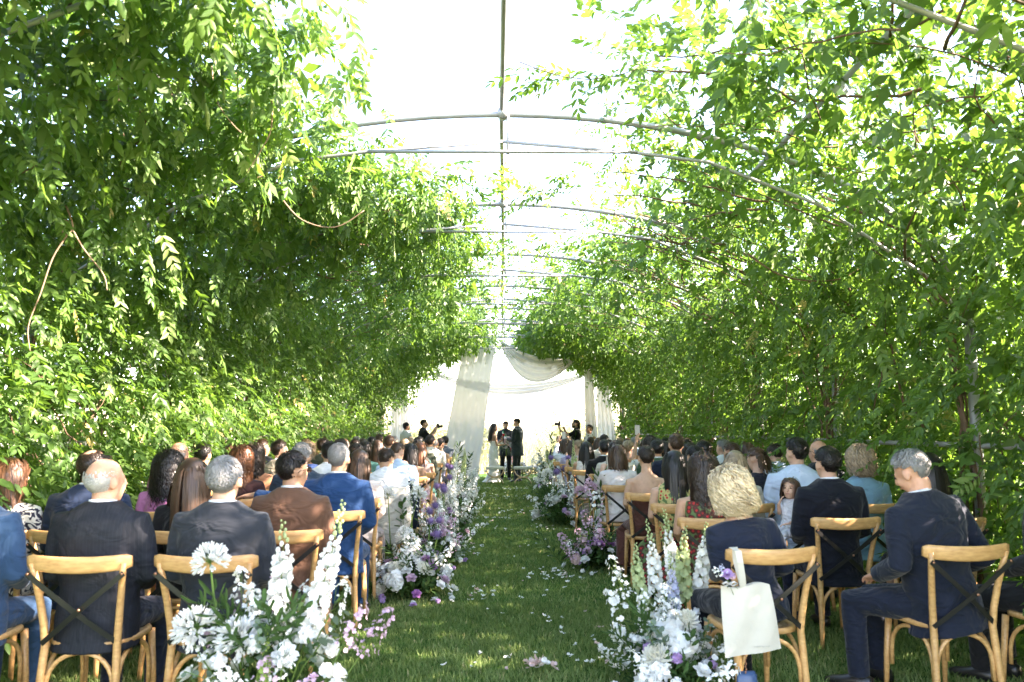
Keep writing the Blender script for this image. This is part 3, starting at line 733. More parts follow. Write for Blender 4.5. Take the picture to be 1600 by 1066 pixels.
    def skin_mb(s):
        mb = MB(); h = s.h
        mb.loft(s.tor(-.012), 18); s.head(mb)
        for sg in (-1, 1):
            sh, el, wr, hd = s.arm[sg]; k = .85 if s.f else 1
            mb.tube([sh.lerp(s.T @ Vector((0, 0, .42*s.hs)), .25), sh, sh.lerp(el, .35), el, el.lerp(wr, .3), wr], [x*k*h for x in (.050, .050, .046, .038, .039, .026)], 12)
            s.hand(mb, wr, hd, sg)
            hp, kn, an, to = s.leg[sg]
            mb.tube([hp, hp.lerp(kn, .5), kn, kn.lerp(an, .3), an], [x*h*(.95 if s.f else 1) for x in (.080, .066, .052, .053, .034)], 12)
            fd = (to-an); fd.z = 0; fd.normalize()
            mb.tube([an - fd*.045 + Vector((0, 0, -.045)), an + Vector((0, 0, -.03)), an.lerp(to, .6) + Vector((0, 0, -.012)), to], [.026, .032, .030, .018], 10)
        return mb
    def top_mb(s):
        mb = MB(); h = s.h; jacket = s.top == 'jacket'
        g = .017 if jacket else (.009 if s.top in ('shirt', 'blouse') else .005)
        hi = 9
        if s.top == 'strapless': hi = .34*s.hs
        elif s.top == 'halter': hi = .46*s.hs
        elif s.top in ('blouse', 'dress'): hi = .50*s.hs
        rs = s.tor(g, -9, hi)
        if jacket: # skirt of the jacket lies on the seat
            c, a, b = rs[0]; rs.insert(0, (c + Vector((0, -.01, -.055 if s.pose == 'sit' else -.13)), a*1.06, b*1.08))
        elif s.pose == 'sit' and s.top == 'shirt':
            c, a, b = rs[0]; rs[0] = (c, a*1.03, b*1.03)
        if jacket: rs = [(c, a*(1.0), b) for c, a, b in rs]
        mb.loft(rs, 22, power=2.25 if jacket else 2.05)
        if s.top in ('strapless', 'halter', 'sleeveless') or s.sleeve == 'none': return mb
        for sg in (-1, 1):
            sh, el, wr, hd = s.arm[sg]; k = (.88 if s.f else 1)*h; q = .012 if jacket else .007
            a0 = sh.lerp(s.T @ Vector((0, -.015, .43*s.hs)), .35)
            if s.sleeve == 'long':
                w2 = el.lerp(wr, .93)
                mb.tube([a0, sh, sh.lerp(el, .3), sh.lerp(el, .75), el, el.lerp(wr, .25), w2], [x*k+q for x in (.062, .058, .056, .048, .046, .045, .036)], 14)
            else:
                mb.tube([a0, sh, sh.lerp(el, .3), sh.lerp(el, .72)], [x*k+q for x in (.056, .055, .053, .052)], 14)
        return mb
    def bottom_mb(s):
        mb = MB(); h = s.h
        if s.bottom == 'trousers':
            mb.loft(s.tor(.004, -9, .14), 18)
            for sg in (-1, 1):
                hp, kn, an, to = s.leg[sg]
                mb.tube([hp + Vector((-sg*.01, -.03 if s.pose == 'sit' else 0, .01)), hp.lerp(kn, .4), hp.lerp(kn, .85), kn + Vector((0, .01, .0)), kn.lerp(an, .15), kn.lerp(an, .5), an + Vector((0, 0, -.01))], [x*h for x in (.098, .088, .072, .070, .066, .060, .056)], 14)
        else:
            if s.pose == 'sit':
                hp = s.hip; kn = (s.leg[1][1]+s.leg[-1][1])/2; an = (s.leg[1][2]+s.leg[-1][2])/2
                mb.loft(s.tor(.006, -9, .14), 18)
                fl = 1.0 if s.bottom == 'skirt' else 1.35
                mb.loft([(hp + Vector((0, -.06, -.02)), (.17, 0, 0), (0, 0, .09)), (hp.lerp(kn, .5), (.185, 0, 0), (0, .01, .085)), (kn + Vector((0, -.01, .01)), (.18, 0, 0), (0, .03, .07)), (kn + Vector((0, .04, -.05)), (.18*fl, 0, 0), (0, .07, .03)), (kn.lerp(an, .45) + Vector((0, .02, 0)), (.185*fl, 0, 0), (0, .09*fl, 0)), (kn.lerp(an, .95), (.19*fl, 0, 0), (0, .10*fl, 0))], 20)
            else:
                z = s.hip.z
                mb.loft([((0, 0, z+.14*s.hs), (.137, 0, 0), (0, .108, 0)), ((0, 0, z), (.182, 0, 0), (0, .140, 0)), ((0, 0, z-.25), (.165, 0, 0), (0, .135, 0)), ((0, 0, z*.35), (.165, 0, 0), (0, .14, 0)), ((0, -.04, .10), (.22, 0, 0), (0, .20, 0)), ((0, -.07, .02), (.27, 0, 0), (0, .27, 0))], 22)
        return mb
    def shoe_mb(s, sg):
        hp, kn, an, to = s.leg[sg]; d = (to-an); d.z = 0; d = d.normalized(); b = Vector((an.x, an.y, 0)); sv = d.cross(Vector((0, 0, 1)))
        return MB().loft([(b - d*.075 + Vector((0, 0, .045)), sv*.028, (0, 0, .040)), (b - d*.05 + Vector((0, 0, .048)), sv*.038, (0, 0, .046)), (b + d*.02 + Vector((0, 0, .05)), sv*.040, (0, 0, .049)), (b + d*.09 + Vector((0, 0, .036)), sv*.046, (0, 0, .035)), (b + d*.16 + Vector((0, 0, .028)), sv*.042, (0, 0, .026)), (b + d*.195 + Vector((0, 0, .022)), sv*.018, (0, 0, .016))], 12)
    def collar_mb(s):
        H = s.HM; mb = MB(); c0 = s.T @ Vector((0, -.012, .535*s.hs)); c1 = s.T @ Vector((0, -.010, .567*s.hs)); R = s.T.to_3x3(); k = .88 if s.f else 1
        rs = [(c0, R @ Vector((.076*k, 0, 0)), R @ Vector((0, .070*k, 0))), (c1, R @ Vector((.067*k, 0, 0)), R @ Vector((0, .066*k, -.01)))]
        n = 24; vs = []
        for c, a, b in (rs[0], rs[1], (c1, rs[1][1]*.93, rs[1][2]*.93), (c0, rs[0][1]*.9, rs[0][2]*.9)):
            for j in range(n): t = 2*pi*j/n; vs.append(c + a*cos(t) + b*sin(t))
        mb.add(vs, [(i*n+j, i*n+(j+1) % n, (i+1)*n+(j+1) % n, (i+1)*n+j) for i in range(3) for j in range(n)])
        return mb

# ------------------------------------------------------------------ hair (built in the head's frame)
def hair_mat(c, nm):
    m, n, out = new_mat('hair ' + nm); p = n.nodes.new('ShaderNodeBsdfPrincipled'); n.links.new(p.outputs[0], out.inputs[0])
    at = n.nodes.new('ShaderNodeAttribute'); at.attribute_name = 'rnd'
    r = n.nodes.new('ShaderNodeValToRGB'); e = r.color_ramp.elements
    lo, hi_ = (.72, 1.2) if nm in ('grey', 'white') else ((.55, 1.35) if nm in ('blond', 'ash') else (.40, 1.5))
    e[0].color = rgba([v*lo for v in c]); e[1].color = rgba([min(1, v*hi_) for v in c]); n.links.new(at.outputs['Fac'], r.inputs[0]); n.links.new(r.outputs[0], p.inputs[0])
    p.inputs['Roughness'].default_value = .42; p.inputs['Specular IOR Level'].default_value = .45
    return m
HAIR = {k: hair_mat(c, k) for k, c in {'black': (.012, .009, .008), 'dark': (.030, .018, .012), 'brown': (.075, .040, .023), 'chestnut': (.12, .055, .028), 'auburn': (.16, .06, .025), 'blond': (.60, .47, .30), 'ash': (.30, .22, .14), 'grey': (.24, .235, .23), 'white': (.50, .49, .47)}.items()}
def scalp_ok(d, style, root=False):
    """d: unit direction in head frame (x right, y front, z up)"""
    x, y, z = d
    if style == 'bald': return -.85 < z < (.30 if root else .02) + .12*abs(x) and (y < -.15 or (abs(x) > .6 and y < .25 and z > .0))
    if style == 'receding':
        if y > .1 and abs(x) < .55 and z > .3: return False
        if (y+.35)**2 + x*x < .16 and z > .5: return False
    if y > .62 and z < .55: return False
    if abs(x) > .55 and y > .15 and z < .18: return False
    if abs(x) > .70 and z < -.02 and y > -.45: return False
    if y > -.2 and z < -.12: return False
    return z > (-.86 if y < -.35 else -.70)
def taper(d):
    t = min(1, max(0, (d[2]+.88)/.70)); t = t*t*(3-2*t)
    if d[1] > .2: t *= min(1, max(.25, (.95-d[1])/.35 + max(0, d[2]-.5)))
    return t
def head_pt(d, off):
    """point on the cranium in direction d"""
    c = Vector((0, -.016, .022)); r = (.0755+off, .094+off, .090+off)
    t = 1/sqrt((d[0]/r[0])**2+(d[1]/r[1])**2+(d[2]/r[2])**2); return c + Vector(d)*t
def make_hair(style, seed, n=420, length=.3, seg=7, wd=.008, curl=0.0, cfreq=55.0, puff=.012, lock=0, tubes=False):
    rg = random.Random(seed); mb = MB(); rnd = []
    ok = 'short' if style in ('short', 'long', 'bob', 'bun', 'pony', 'curly', 'fade') else style
    def emit(k, val): rnd.extend([val]*k)
    # under-cap that hides the scalp
    nu, nv = 36, 22; idx = {}
    capoff = {'bald': .0035, 'receding': .005, 'fade': .006, 'short': .009}.get(style, .012)
    for i in range(nv+1):
        p = pi*i/nv
        for j in range(nu):
            t = 2*pi*j/nu; d = (sin(p)*cos(t), sin(p)*sin(t), cos(p))
            if scalp_ok(d, ok):
                idx[(i, j)] = len(mb.v); mb.v.append(tuple(head_pt(d, .0015 + capoff*taper(d)*(.75+.15*rg.random())))); emit(1, .15+.25*rg.random())
    for i in range(nv):
        for j in range(nu):
            q = [(i, j), (i+1, j), (i+1, (j+1) % nu), (i, (j+1) % nu)]
            if all(a in idx for a in q): mb.f.append(tuple(idx[a] for a in q)); mb.m.append(0)
    if style in ('long', 'bob', 'curly', 'pony') :
        # a solid core so that no light shows through the mass
        L = length
        if style != 'pony':
            k0 = len(mb.v); w0 = .066 + puff*.6
            mb.loft([((0, -.050, -.01), (w0, 0, 0), (0, .055, 0)), ((0, -.066, -.07), (w0+.004, 0, 0), (0, .042+puff*.4, 0)), ((0, -.078, -.07-L*.45), (w0+.010+puff, 0, 0), (0, .030+puff*.5, 0)), ((0, -.080, -.07-L*.85), (w0*.8+puff, 0, 0), (0, .018, 0)), ((0, -.080, -.07-L*.97), (w0*.4, 0, 0), (0, .008, 0))], 16)
            emit(len(mb.v)-k0, .2)
    lk = None
    for _ in range(n):
        for __ in range(60):
            z = rg.uniform(-.86, 1); a = rg.uniform(0, 2*pi); s_ = sqrt(1-z*z); d = Vector((s_*cos(a), s_*sin(a), z))
            if scalp_ok(d, ok, True) and (style != 'bald' or d.z < rg.uniform(0, .42)): break
        root = head_pt(d, .002); nrm_ = d.normalized(); val = min(1, max(0, rg.gauss(.5, .22)))
        ph = rg.uniform(0, 6.3)
        if lock:
            if lk is None or lk[3] <= 0: lk = [d.copy(), ph, val, lock, rg.uniform(.75, 1.15)]
            lk[3] -= 1; d = (lk[0] + Vector((rg.gauss(0, .07), rg.gauss(0, .07), rg.gauss(0, .07)))).normalized()
            if not scalp_ok(d, ok): d = lk[0].copy()
            root = head_pt(d, .002); ph = lk[1] + rg.gauss(0, .25); val = min(1, max(0, lk[2] + rg.gauss(0, .12)))
        pts = []; sides = []; ws = []
        crown = Vector((0, -.45, .89))
        if style in ('short', 'fade', 'receding', 'bald'):
            flow = (d - crown*d.dot(crown)); flow = flow.normalized() if flow.length > .05 else Vector((rg.uniform(-1, 1), rg.uniform(-1, 1), 0))
            if d.y > .1 and d.z > .5: flow = (flow + Vector((rg.uniform(.2, .6), .1, .25))).normalized()
            ln = length*rg.uniform(.6, 1.2); lift = capoff*.6 + puff*(.4+.6*max(0, d.z))
            if style == 'fade': ln *= .35 + .9*max(0, d.z); lift = .003 + puff*max(0, d.z)
            for i in range(4):
                t = i/3; dd = (d + flow*(ln*t/.09)).normalized(); p = head_pt(dd, .003 + (lift*(.35+.65*sin(pi*t*.75))+.002)*taper(dd))
                pts.append(p); sd = dd.cross(flow).normalized(); sides.append((sd + dd*rg.uniform(-.4, .4)).normalized()); ws.append(wd*(1-.8*t))
        else:
            side_sg = 1 if d.x > .01 else -1
            fr = d.y > .25
            p = Vector(root); v = (d - crown*d.dot(crown)); v = v.normalized() if v.length > .1 else Vector((side_sg*.5, -.5, 0))
            if fr and style != 'bun': v = Vector((side_sg*.9, -.35, .1)).normalized()
            total = (length + .11*max(0, d.z+.4))*(lk[4] if lock else rg.uniform(.9, 1.05)); st = total/(seg-1)
            for i in range(seg):
                t = i/(seg-1); cpos = p.copy()
                if curl: 
                    c2 = curl*t**.6; cpos += Vector((cos(ph+cfreq*t*total)*c2, sin(ph+cfreq*t*total)*c2, cos(ph*1.7+cfreq*.7*t*total)*c2*.5))
                pts.append(cpos)
                out_d = Vector((p.x, p.y+.016, 0 if p.z < 0 else p.z*.8)); out_d = out_d.normalized() if out_d.length > .01 else d
                sides.append((out_d.cross(v).normalized() + out_d*rg.uniform(-.35, .35)).normalized()); ws.append(wd*(1-.65*t*t))
                # step: follow the skull, then fall
                if style == 'bun': tgt = Vector((0, -.115, .035))-p; v = (v*.4 + tgt.normalized()*.9).normalized()
                elif style == 'pony' and i < seg*.45: tgt = Vector((0, -.12, .03))-p; v = (v*.3 + tgt.normalized()).normalized()
                else: v = (v*.55 + Vector((0, -.10 if p.y > -.05 else 0, -.75))).normalized()
                p = p + v*st
                c = Vector((0, -.016, .022)); q = p - c; e = sqrt((q.x/(.0755+puff))**2+(q.y/(.094+puff))**2+(q.z/(.090+puff))**2)
                if e < 1.05 and p.z > -.09: p = c + q*(1.06+.05*rg.random())/max(e, .2)
                if p.y > .02 and abs(p.x) < .068 and p.z < .07 and style != 'bun': p.x = .072*side_sg; p.y -= .02
                if p.z < -.06 and p.y > -.035 and abs(p.x) < .07: p.x = .07*(1 if p.x > 0 else -1)
                if p.z < -.10 and style in ('long', 'curly'): p.y = min(p.y, -.045-rg.random()*.02)
                if style == 'bun' and (p-Vector((0, -.115, .035))).length < .03: p += Vector((rg.uniform(-.02, .02), rg.uniform(-.02, 0), rg.uniform(-.02, .02)))
        if tubes and _ % 3 == 0:
            k0 = len(mb.v); m_ = len(pts); mb.tube(pts, [wd*2.4*(.6+.4*sin(pi*min(1, i/m_*1.3)))*(1-.75*(i/m_)**3) for i in range(m_)], 5, cap=False)
            for i in range(m_): emit(5, min(1, max(0, val + .18*sin(i*1.3+ph) + .12*(i/m_))))
        else: mb.strip(pts, sides, ws); emit(2*len(pts), val)
    if style == 'bun':
        for q in range(70):
            a = rg.uniform(0, 6.3); b = rg.uniform(0, 6.3); pts = []; sides = []
            ax = Vector((rg.gauss(0, 1), rg.gauss(0, 1), rg.gauss(0, 1))).normalized(); u = ax.orthogonal().normalized(); v2 = ax.cross(u)
            for i in range(6): t = a + i*.5; dd = u*cos(t)+v2*sin(t); pts.append(Vector((0, -.118, .035)) + dd*.036); sides.append(ax)
            mb.strip(pts, sides, [.006]*6); emit(12, rg.uniform(.2, .9))
        k0 = len(mb.v); mb.ell((0, -.118, .035), (.034, .032, .034)); emit(len(mb.v)-k0, .3)
    me = mb.mesh('hair'); at = me.attributes.new('rnd', 'FLOAT', 'POINT'); at.data.foreach_set('value', rnd)
    return me
HM = {}
def hair(style, variant=0, near=False):
    k = (style, variant, near)
    if k not in HM:
        q = 1.3 if near else .75; sd = hash((style, variant)) % 1000 if False else (len(style)*37+variant*101+ord(style[0]))
        P_ = {'short': dict(n=900, length=.042, wd=.0036, puff=.012), 'fade': dict(n=800, length=.045, wd=.0036, puff=.013), 'receding': dict(n=460, length=.035, wd=.005, puff=.004), 'bald': dict(n=700, length=.03, wd=.003, puff=.003),
              'long': dict(n=420, length=.34+.04*variant, seg=9, wd=.0055, puff=.012, lock=4), 'bob': dict(n=420, length=.15, seg=8, wd=.0055, puff=.018, curl=.006, cfreq=30, lock=5), 'curly': dict(n=640, length=.27, seg=18, wd=.0032, puff=.030, curl=.013, cfreq=95, lock=3),
              'bun': dict(n=320, length=.12, seg=6, wd=.008, puff=.008), 'pony': dict(n=300, length=.34, seg=9, wd=.008, puff=.008)}
        if style == 'short2': pass
        if style == 'curlyshort': kw = dict(n=700, length=.085, seg=11, wd=.0036, puff=.026, curl=.014, cfreq=95, lock=4, tubes=True); st = 'bob'
        elif style == 'wavy': kw = dict(n=900, length=.085, seg=15, wd=.0024, puff=.026, curl=.020, cfreq=85, lock=5, tubes=True); st = 'bob'
        else: kw = dict(P_[style]); st = style
        kw['n'] = int(kw['n']*q)
        if not near: kw['tubes'] = False
        HM[k] = make_hair(st, sd, **kw)
    return HM[k]
# ------------------------------------------------------------------ guests
PEOPLE = []
def person(x, y, rz, body, skn, hst, hcol, topm, botm, label, near=False, hvar=0, extras=(), z=0.0, scale=1.0, key=None, group=None, shoes=True, voxs=None, fit=1.0):
    b = Body(**body)
    k = key or ('p%d' % len(PEOPLE))
    vs, vc = voxs or ((.0095, .012) if near else (.013, .015)); ra = .19 if near else .18
    if 'skin|'+k not in DONE:
        request('skin|'+k, b.skin_mb(), vs, 3 if near else 2, ra)
        if b.top != 'none': request('top|'+k, b.top_mb(), vc, 5, ra)
        if b.bottom != 'none': request('bottom|'+k, b.bottom_mb(), vc, 4, ra)
    PEOPLE.append(dict(x=x, y=y, z=z, rz=rz, b=b, k=k, skin=skn, hst=hst, hcol=hcol, top=topm, bot=botm, label=label, near=near, hvar=hvar, extras=extras, scale=scale, group=group, shoes=shoes, fit=fit))

TOPNAME = {'jacket': 'jacket', 'shirt': 'shirt', 'blouse': 'blouse', 'dress': 'dress_top', 'strapless': 'dress_top', 'halter': 'dress_top', 'sleeveless': 'dress_top'}
M['shoe'] = pbr('black leather', (0.012, 0.011, 0.011), .35, .5)
M['eye'] = pbr('eye', (0.02, 0.014, 0.01), .2, .5)
M['lens'] = pbr('dark lens', (0.012, 0.010, 0.010), .15, .6)
M['lip'] = pbr('lip', (0.42, 0.14, 0.12), .5, .3)
SHARED = {}
def shared(k, fn):
    if k not in SHARED: SHARED[k] = fn()
    return SHARED[k]
def build_people():
    flush()
    for p in PEOPLE:
        b = p['b']; k = p['k']
        root = obj('person', DONE['skin|'+k], SKIN[p['skin']])
        root.location = (p['x'], p['y'], p['z']); root.rotation_euler = (0, 0, p['rz']); root.scale = (p['scale'],)*3
        tag(root, p['label'], 'person', p['group'])
        if 'top|'+k in DONE and p['top'] is not None: obj(TOPNAME[b.top], DONE['top|'+k], p['top'], root)
        if 'bottom|'+k in DONE and p['bot'] is not None: obj('trousers' if b.bottom == 'trousers' else 'skirt', DONE['bottom|'+k], p['bot'], root)
        if p['shoes']:
            for sg in (-1, 1): obj('shoe', shared(('shoe', k, sg), lambda: b.shoe_mb(sg).mesh('shoe')), M['shoe'], root)
        if b.top == 'jacket' or b.top == 'shirt':
            cm = cloth((.72, .74, .78)) if b.top == 'jacket' else p['top']
            obj('shirt_collar', shared(('collar', k), lambda: b.collar_mb().mesh('shirt_collar')), cm, root)
        if p['hst']:
            hm = b.HM @ Matrix.Scale(p['fit'], 4)
            obj('hair', hair(p['hst'], p['hvar'], p['near']), HAIR[p['hcol']], root, hm)
        for e in p['extras']:
            if e == 'face':
                for sg in (-1, 1):
                    obj('eye', shared('eye', lambda: MB().ell((0, 0, 0), (.011, .006, .0075), 8, 6).mesh('eye')), M['eye'], root, b.HM @ Matrix.Translation((sg*.030, .0835, .006)))
                    obj('eyebrow', shared('brow', lambda: MB().tube([(-.016, 0, -.002), (0, .004, .003), (.016, 0, -.001)], [.002, .0035, .002], 6).mesh('eyebrow')), HAIR['dark' if p['hcol'] in ('grey', 'white', 'blond') else p['hcol']], root, b.HM @ Matrix.Translation((sg*.030, .086, .026)))
                obj('mouth', shared('mouth', lambda: MB().ell((0, 0, 0), (.020, .005, .005), 8, 6).mesh('mouth')), M['lip'], root, b.HM @ Matrix.Translation((0, .0955, -.056)))
            if e == 'beard':
                obj('beard', shared('beard', lambda: MB().loft([((0, .024, -.045), (.062, 0, 0), (0, .066, 0)), ((0, .03, -.075), (.056, 0, 0), (0, .064, 0)), ((0, .045, -.105), (.034, 0, 0), (0, .044, 0)), ((0, .05, -.116), (.012, 0, 0), (0, .02, 0))], 16).mesh('beard')), HAIR[p['hcol']], root, b.HM)
            if e in ('glasses', 'sunglasses'):
                def gl():
                    mb = MB()
                    for sg in (-1, 1):
                        mb.tube([(sg*.070, .075, .008), (sg*.080, .03, .008), (sg*.084, -.015, .004), (sg*.082, -.03, -.010)], .0022, 6)
                        mb.loft([((sg*.034, .098, .006), (.025, 0, 0), (0, 0, .018)), ((sg*.034, .102, .006), (.025, 0, 0), (0, 0, .018))], 14)
                    mb.tube([(-.012, .104, .010), (.012, .104, .010)], .0022, 6)
                    return mb.mesh('glasses')
                obj('glasses', shared('glasses', gl), M['lens'], root, b.HM)
        p['root'] = root
        if p.get('after'): p['after'](p)

NAVY = (.008, .012, .026); CHAR = (.020, .024, .032); BLACK = (.007, .007, .008); BLUE = (.010, .048, .140); WHITE = (.70, .72, .76); CREAM = (.62, .58, .50); GREYC = (.12, .13, .15)
LRAIL = [3.9, 4.87, 6.0] + [7.05+1.05*i for i in range(11)]
RRAIL = [4.1, 5.5, 6.55, 7.65, 8.75] + [9.8+1.05*i for i in range(8)]
SEATN = ['aisle seat', 'second seat from the aisle', 'third seat from the aisle', 'fourth seat from the aisle']
SEATC = ['aisle seat', 'second seat', 'third seat', 'fourth seat']
W = lambda c: cloth(c)
def sit(side, row, col, x=None, rz=0.0, dy=0.0, **kw):
    """a guest and the chair under the guest"""
    rail = (LRAIL if side < 0 else RRAIL)[row]
    if x is None: x = side*((1.42, 2.03, 2.64, 3.22)[col] if row == 0 else (1.33, 1.94, 2.54, 3.10)[col])
    y = rail + .31 + dy
    sd = 'left' if side < 0 else 'right'
    place_chair(x, y, rz, 'wooden cross-back chair, %s, %s row on the %s' % (SEATN[col], ORD[row], sd))
    if kw: person(x, y, rz, **kw)
def lab(desc, side, row, col): return '%s, %s, %s row %s' % (desc, SEATC[col], ORD[row], 'left' if side < 0 else 'right')
B = lambda **k: k
used = set()
def G(side, row, col, desc, body, skn, hst, hcol, topm, botm, x=None, rz=0.0, dy=0.0, **kw):
    used.add((side, row, col))
    sit(side, row, col, x, rz, dy, body=body, skn=skn, hst=hst, hcol=hcol, topm=topm, botm=botm, label=lab(desc, side, row, col), **kw)

# ---- left of the aisle, nearest rows
G(-1, 0, 0, 'white haired man in charcoal suit', B(lean=-.02, hyaw=.06), 'fair', 'short', 'grey', W(CHAR), W(CHAR), near=True, rz=-.02)
G(-1, 0, 1, 'bald man with white side hair in pinstripe suit', B(lean=.0, hyaw=-.55, hpitch=-.02), 'ruddy', 'bald', 'white', cloth((.013, .015, .021), kind='stripe'), W(NAVY), near=True)
G(-1, 0, 2, 'man in mid blue suit cut by the left edge', B(lean=.05, hyaw=-.2), 'fair', 'short', 'dark', W((.025, .065, .135)), W((.025, .065, .135)), near=True, x=-2.70)
G(-1, 1, 0, 'man in brown jacket and glasses', B(lean=.02, hyaw=-.62), 'tan', 'short', 'black', W((.115, .056, .034)), W((.10, .05, .03)), near=True, extras=('glasses', 'face'), x=-1.33)
G(-1, 1, 1, 'woman with very long straight brown hair', B(sex='f', lean=.0, top='blouse', bottom='skirt'), 'fair', 'long', 'brown', W(BLACK), W(BLACK), near=True, hvar=2, x=-1.96)
G(-1, 1, 2, 'balding man in navy jacket', B(lean=.04, hyaw=-.3, h=1.03), 'tan', 'receding', 'dark', W((.010, .022, .052)), W(NAVY), near=True, x=-2.60)
G(-1, 1, 3, 'brown bobbed woman in black and cream print', B(sex='f', lean=.0, hyaw=-.5, top='blouse', bottom='skirt'), 'fair', 'bob', 'chestnut', cloth((.03, .03, .05), kind='swirl'), W(BLACK), near=True, x=-3.10, extras=('face',))
G(-1, 2, 0, 'broad man in bright blue suit with arm over next chair', B(lean=.02, hyaw=-.12, h=1.05, arms=('over', 'lap')), 'tan', 'fade', 'grey', W(BLUE), W(BLUE), near=True, x=-1.27, fit=.985)
G(-1, 2, 2, 'woman with curly black hair in pink dress', B(sex='f', lean=.02, hyaw=-.4, top='blouse', bottom='dress', sleeve='short'), 'tan', 'curly', 'black', W((.56, .20, .42)), W((.56, .20, .42)), near=True, x=-2.58)
G(-1, 2, 3, 'dark haired woman in teal dress and sunglasses', B(sex='f', lean=.0, hyaw=-.95, top='blouse', bottom='dress', sleeve='short', h=1.03), 'fair', 'bob', 'dark', W((.0, .20, .22)), W((.0, .20, .22)), near=True, x=-3.12, extras=('sunglasses', 'face'))
G(-1, 3, 0, 'brown haired woman in pale speckled blouse', B(sex='f', lean=.05, hyaw=-.2, top='blouse', bottom='skirt'), 'fair', 'long', 'brown', cloth((.66, .56, .52), kind='speckle'), W((.3, .25, .25)), x=-1.30)
G(-1, 3, 1, 'grey haired man in dark blue jacket', B(lean=.0, hyaw=.1, h=1.03), 'fair', 'short', 'grey', W((.02, .04, .07)), W(NAVY), x=-1.82)
G(-1, 3, 2, 'woman with long curly auburn hair', B(sex='f', lean=.0, top='blouse', bottom='skirt', h=1.03), 'fair', 'curly', 'auburn', W((.05, .02, .02)), W(BLACK), x=-2.36)
G(-1, 3, 3, 'bald man in pink shirt', B(lean=.0, top='shirt', h=1.05, hyaw=-.2), 'ruddy', 'bald', 'grey', W((.55, .22, .30)), W(NAVY), x=-2.92)
G(-1, 4, 0, 'young man in white shirt bowed forward', B(lean=.22, top='shirt', hpitch=.35, hyaw=-.3, h=.93), 'tan', 'short', 'dark', W(WHITE), W(NAVY), x=-1.22)
G(-1, 4, 1, 'man with cropped black hair in white shirt', B(lean=.05, top='shirt', h=1.02), 'fair', 'fade', 'black', W(WHITE), W(GREYC), x=-1.80)
G(-1, 5, 0, 'man in pale blue shirt bent over a phone', B(lean=.28, top='shirt', hpitch=.45, hyaw=-.35, arms=('phone', 'phone'), h=1.02), 'fair', 'fade', 'brown', W((.42, .55, .74)), W(NAVY), x=-1.25)
G(-1, 5, 1, 'man in blue and white tile print shirt', B(lean=.0, top='shirt', h=1.03), 'tan', 'short', 'dark', cloth((.06, .12, .30), kind='tile'), W(NAVY), x=-1.9)
G(-1, 6, 0, 'bare shouldered woman with black shoulder length hair', B(sex='f', lean=.1, top='strapless', bottom='dress', hyaw=-.25), 'tan', 'bob', 'black', W((.5, .42, .25)), W((.5, .42, .25)), x=-1.20)
G(-1, 7, 0, 'woman with sunlit auburn hair in pink dress', B(sex='f', lean=.1, top='sleeveless', bottom='dress', hyaw=-.5, arms=('phone', 'phone')), 'fair', 'long', 'auburn', W((.62, .40, .36)), W((.62, .40, .36)), x=-1.18)
# ---- right of the aisle, nearest rows
G(1, 0, 0, 'woman with wavy blond hair in navy top', B(sex='f', lean=.16, side=-.12, top='blouse', bottom='trousers', h=.95, hroll=-.05, hpitch=.1), 'fair', 'wavy', 'blond', W((.008, .013, .028)), W((.006, .007, .012)), near=True, x=1.34, rz=.15, fit=1.04)
G(1, 0, 1, 'grey haired man in navy suit with hand on thigh', B(lean=.10, side=-.13, twist=.20, hyaw=.28, hpitch=.34, h=1.05, arms=('thigh', 'thigh'), legyaw=.55), 'ruddy', 'short', 'grey', W((.0075, .0115, .024)), W((.0075, .0115, .024)), near=True, x=2.40, rz=.14, dy=.10, voxs=(.0065, .012), extras=('face',))
G(1, 0, 2, 'person in black suit cut by the right edge', B(lean=.06, hyaw=.2), 'tan', 'short', 'dark', W(BLACK), W(BLACK), near=True, x=3.10, rz=.45, dy=.15)
G(1, 1, 0, 'woman with long curly brown hair and bare arms', B(sex='f', lean=.08, top='halter', bottom='dress', hyaw=.15), 'tan', 'curly', 'dark', cloth((.09, .028, .022), kind='floral'), cloth((.09, .028, .022), kind='floral'), near=True, x=1.45, hvar=1)
G(1, 1, 2, 'black haired man in dark navy suit beside the child', B(lean=.02, h=1.02, hyaw=.05), 'fair', 'short', 'black', W((.005, .0065, .013)), W(NAVY), near=True, x=2.34, rz=.08)
G(1, 1, 3, 'woman with long glossy black hair', B(sex='f', lean=.04, top='blouse', bottom='skirt', h=1.02), 'tan', 'long', 'black', W(BLACK), W(BLACK), near=True, x=3.08, hvar=1)
G(1, 2, 0, 'woman with black hair in red floral dress', B(sex='f', lean=.06, top='sleeveless', bottom='dress', hyaw=.35), 'fair', 'long', 'black', cloth((.45, .40, .16), kind='floral'), cloth((.09, .028, .022), kind='floral'), near=True, x=1.46)
G(1, 2, 1, 'woman with blond highlighted hair', B(sex='f', lean=.03, top='blouse', bottom='skirt'), 'fair', 'long', 'ash', W((.45, .40, .33)), W((.4, .35, .3)), near=True, x=1.98)
G(1, 2, 2, 'tall black haired man in pale blue shirt', B(lean=.0, top='shirt', h=1.10, hyaw=.3), 'fair', 'short', 'black', W((.50, .60, .76)), W(GREYC), near=True, x=2.50)
G(1, 2, 3, 'woman with curly golden hair in pale blue jacket', B(sex='f', lean=.0, top='jacket', bottom='skirt', hyaw=.3, h=1.05), 'fair', 'curlyshort', 'ash', W((.18, .34, .44)), W((.18, .34, .44)), near=True, x=3.04)
G(1, 3, 0, 'woman with short dark hair and bare back in brown dress', B(sex='f', lean=.05, top='strapless', bottom='dress', h=1.02, hyaw=.1), 'fair', 'short', 'dark', W((.085, .030, .022)), W((.085, .030, .022)), near=True, x=1.42)
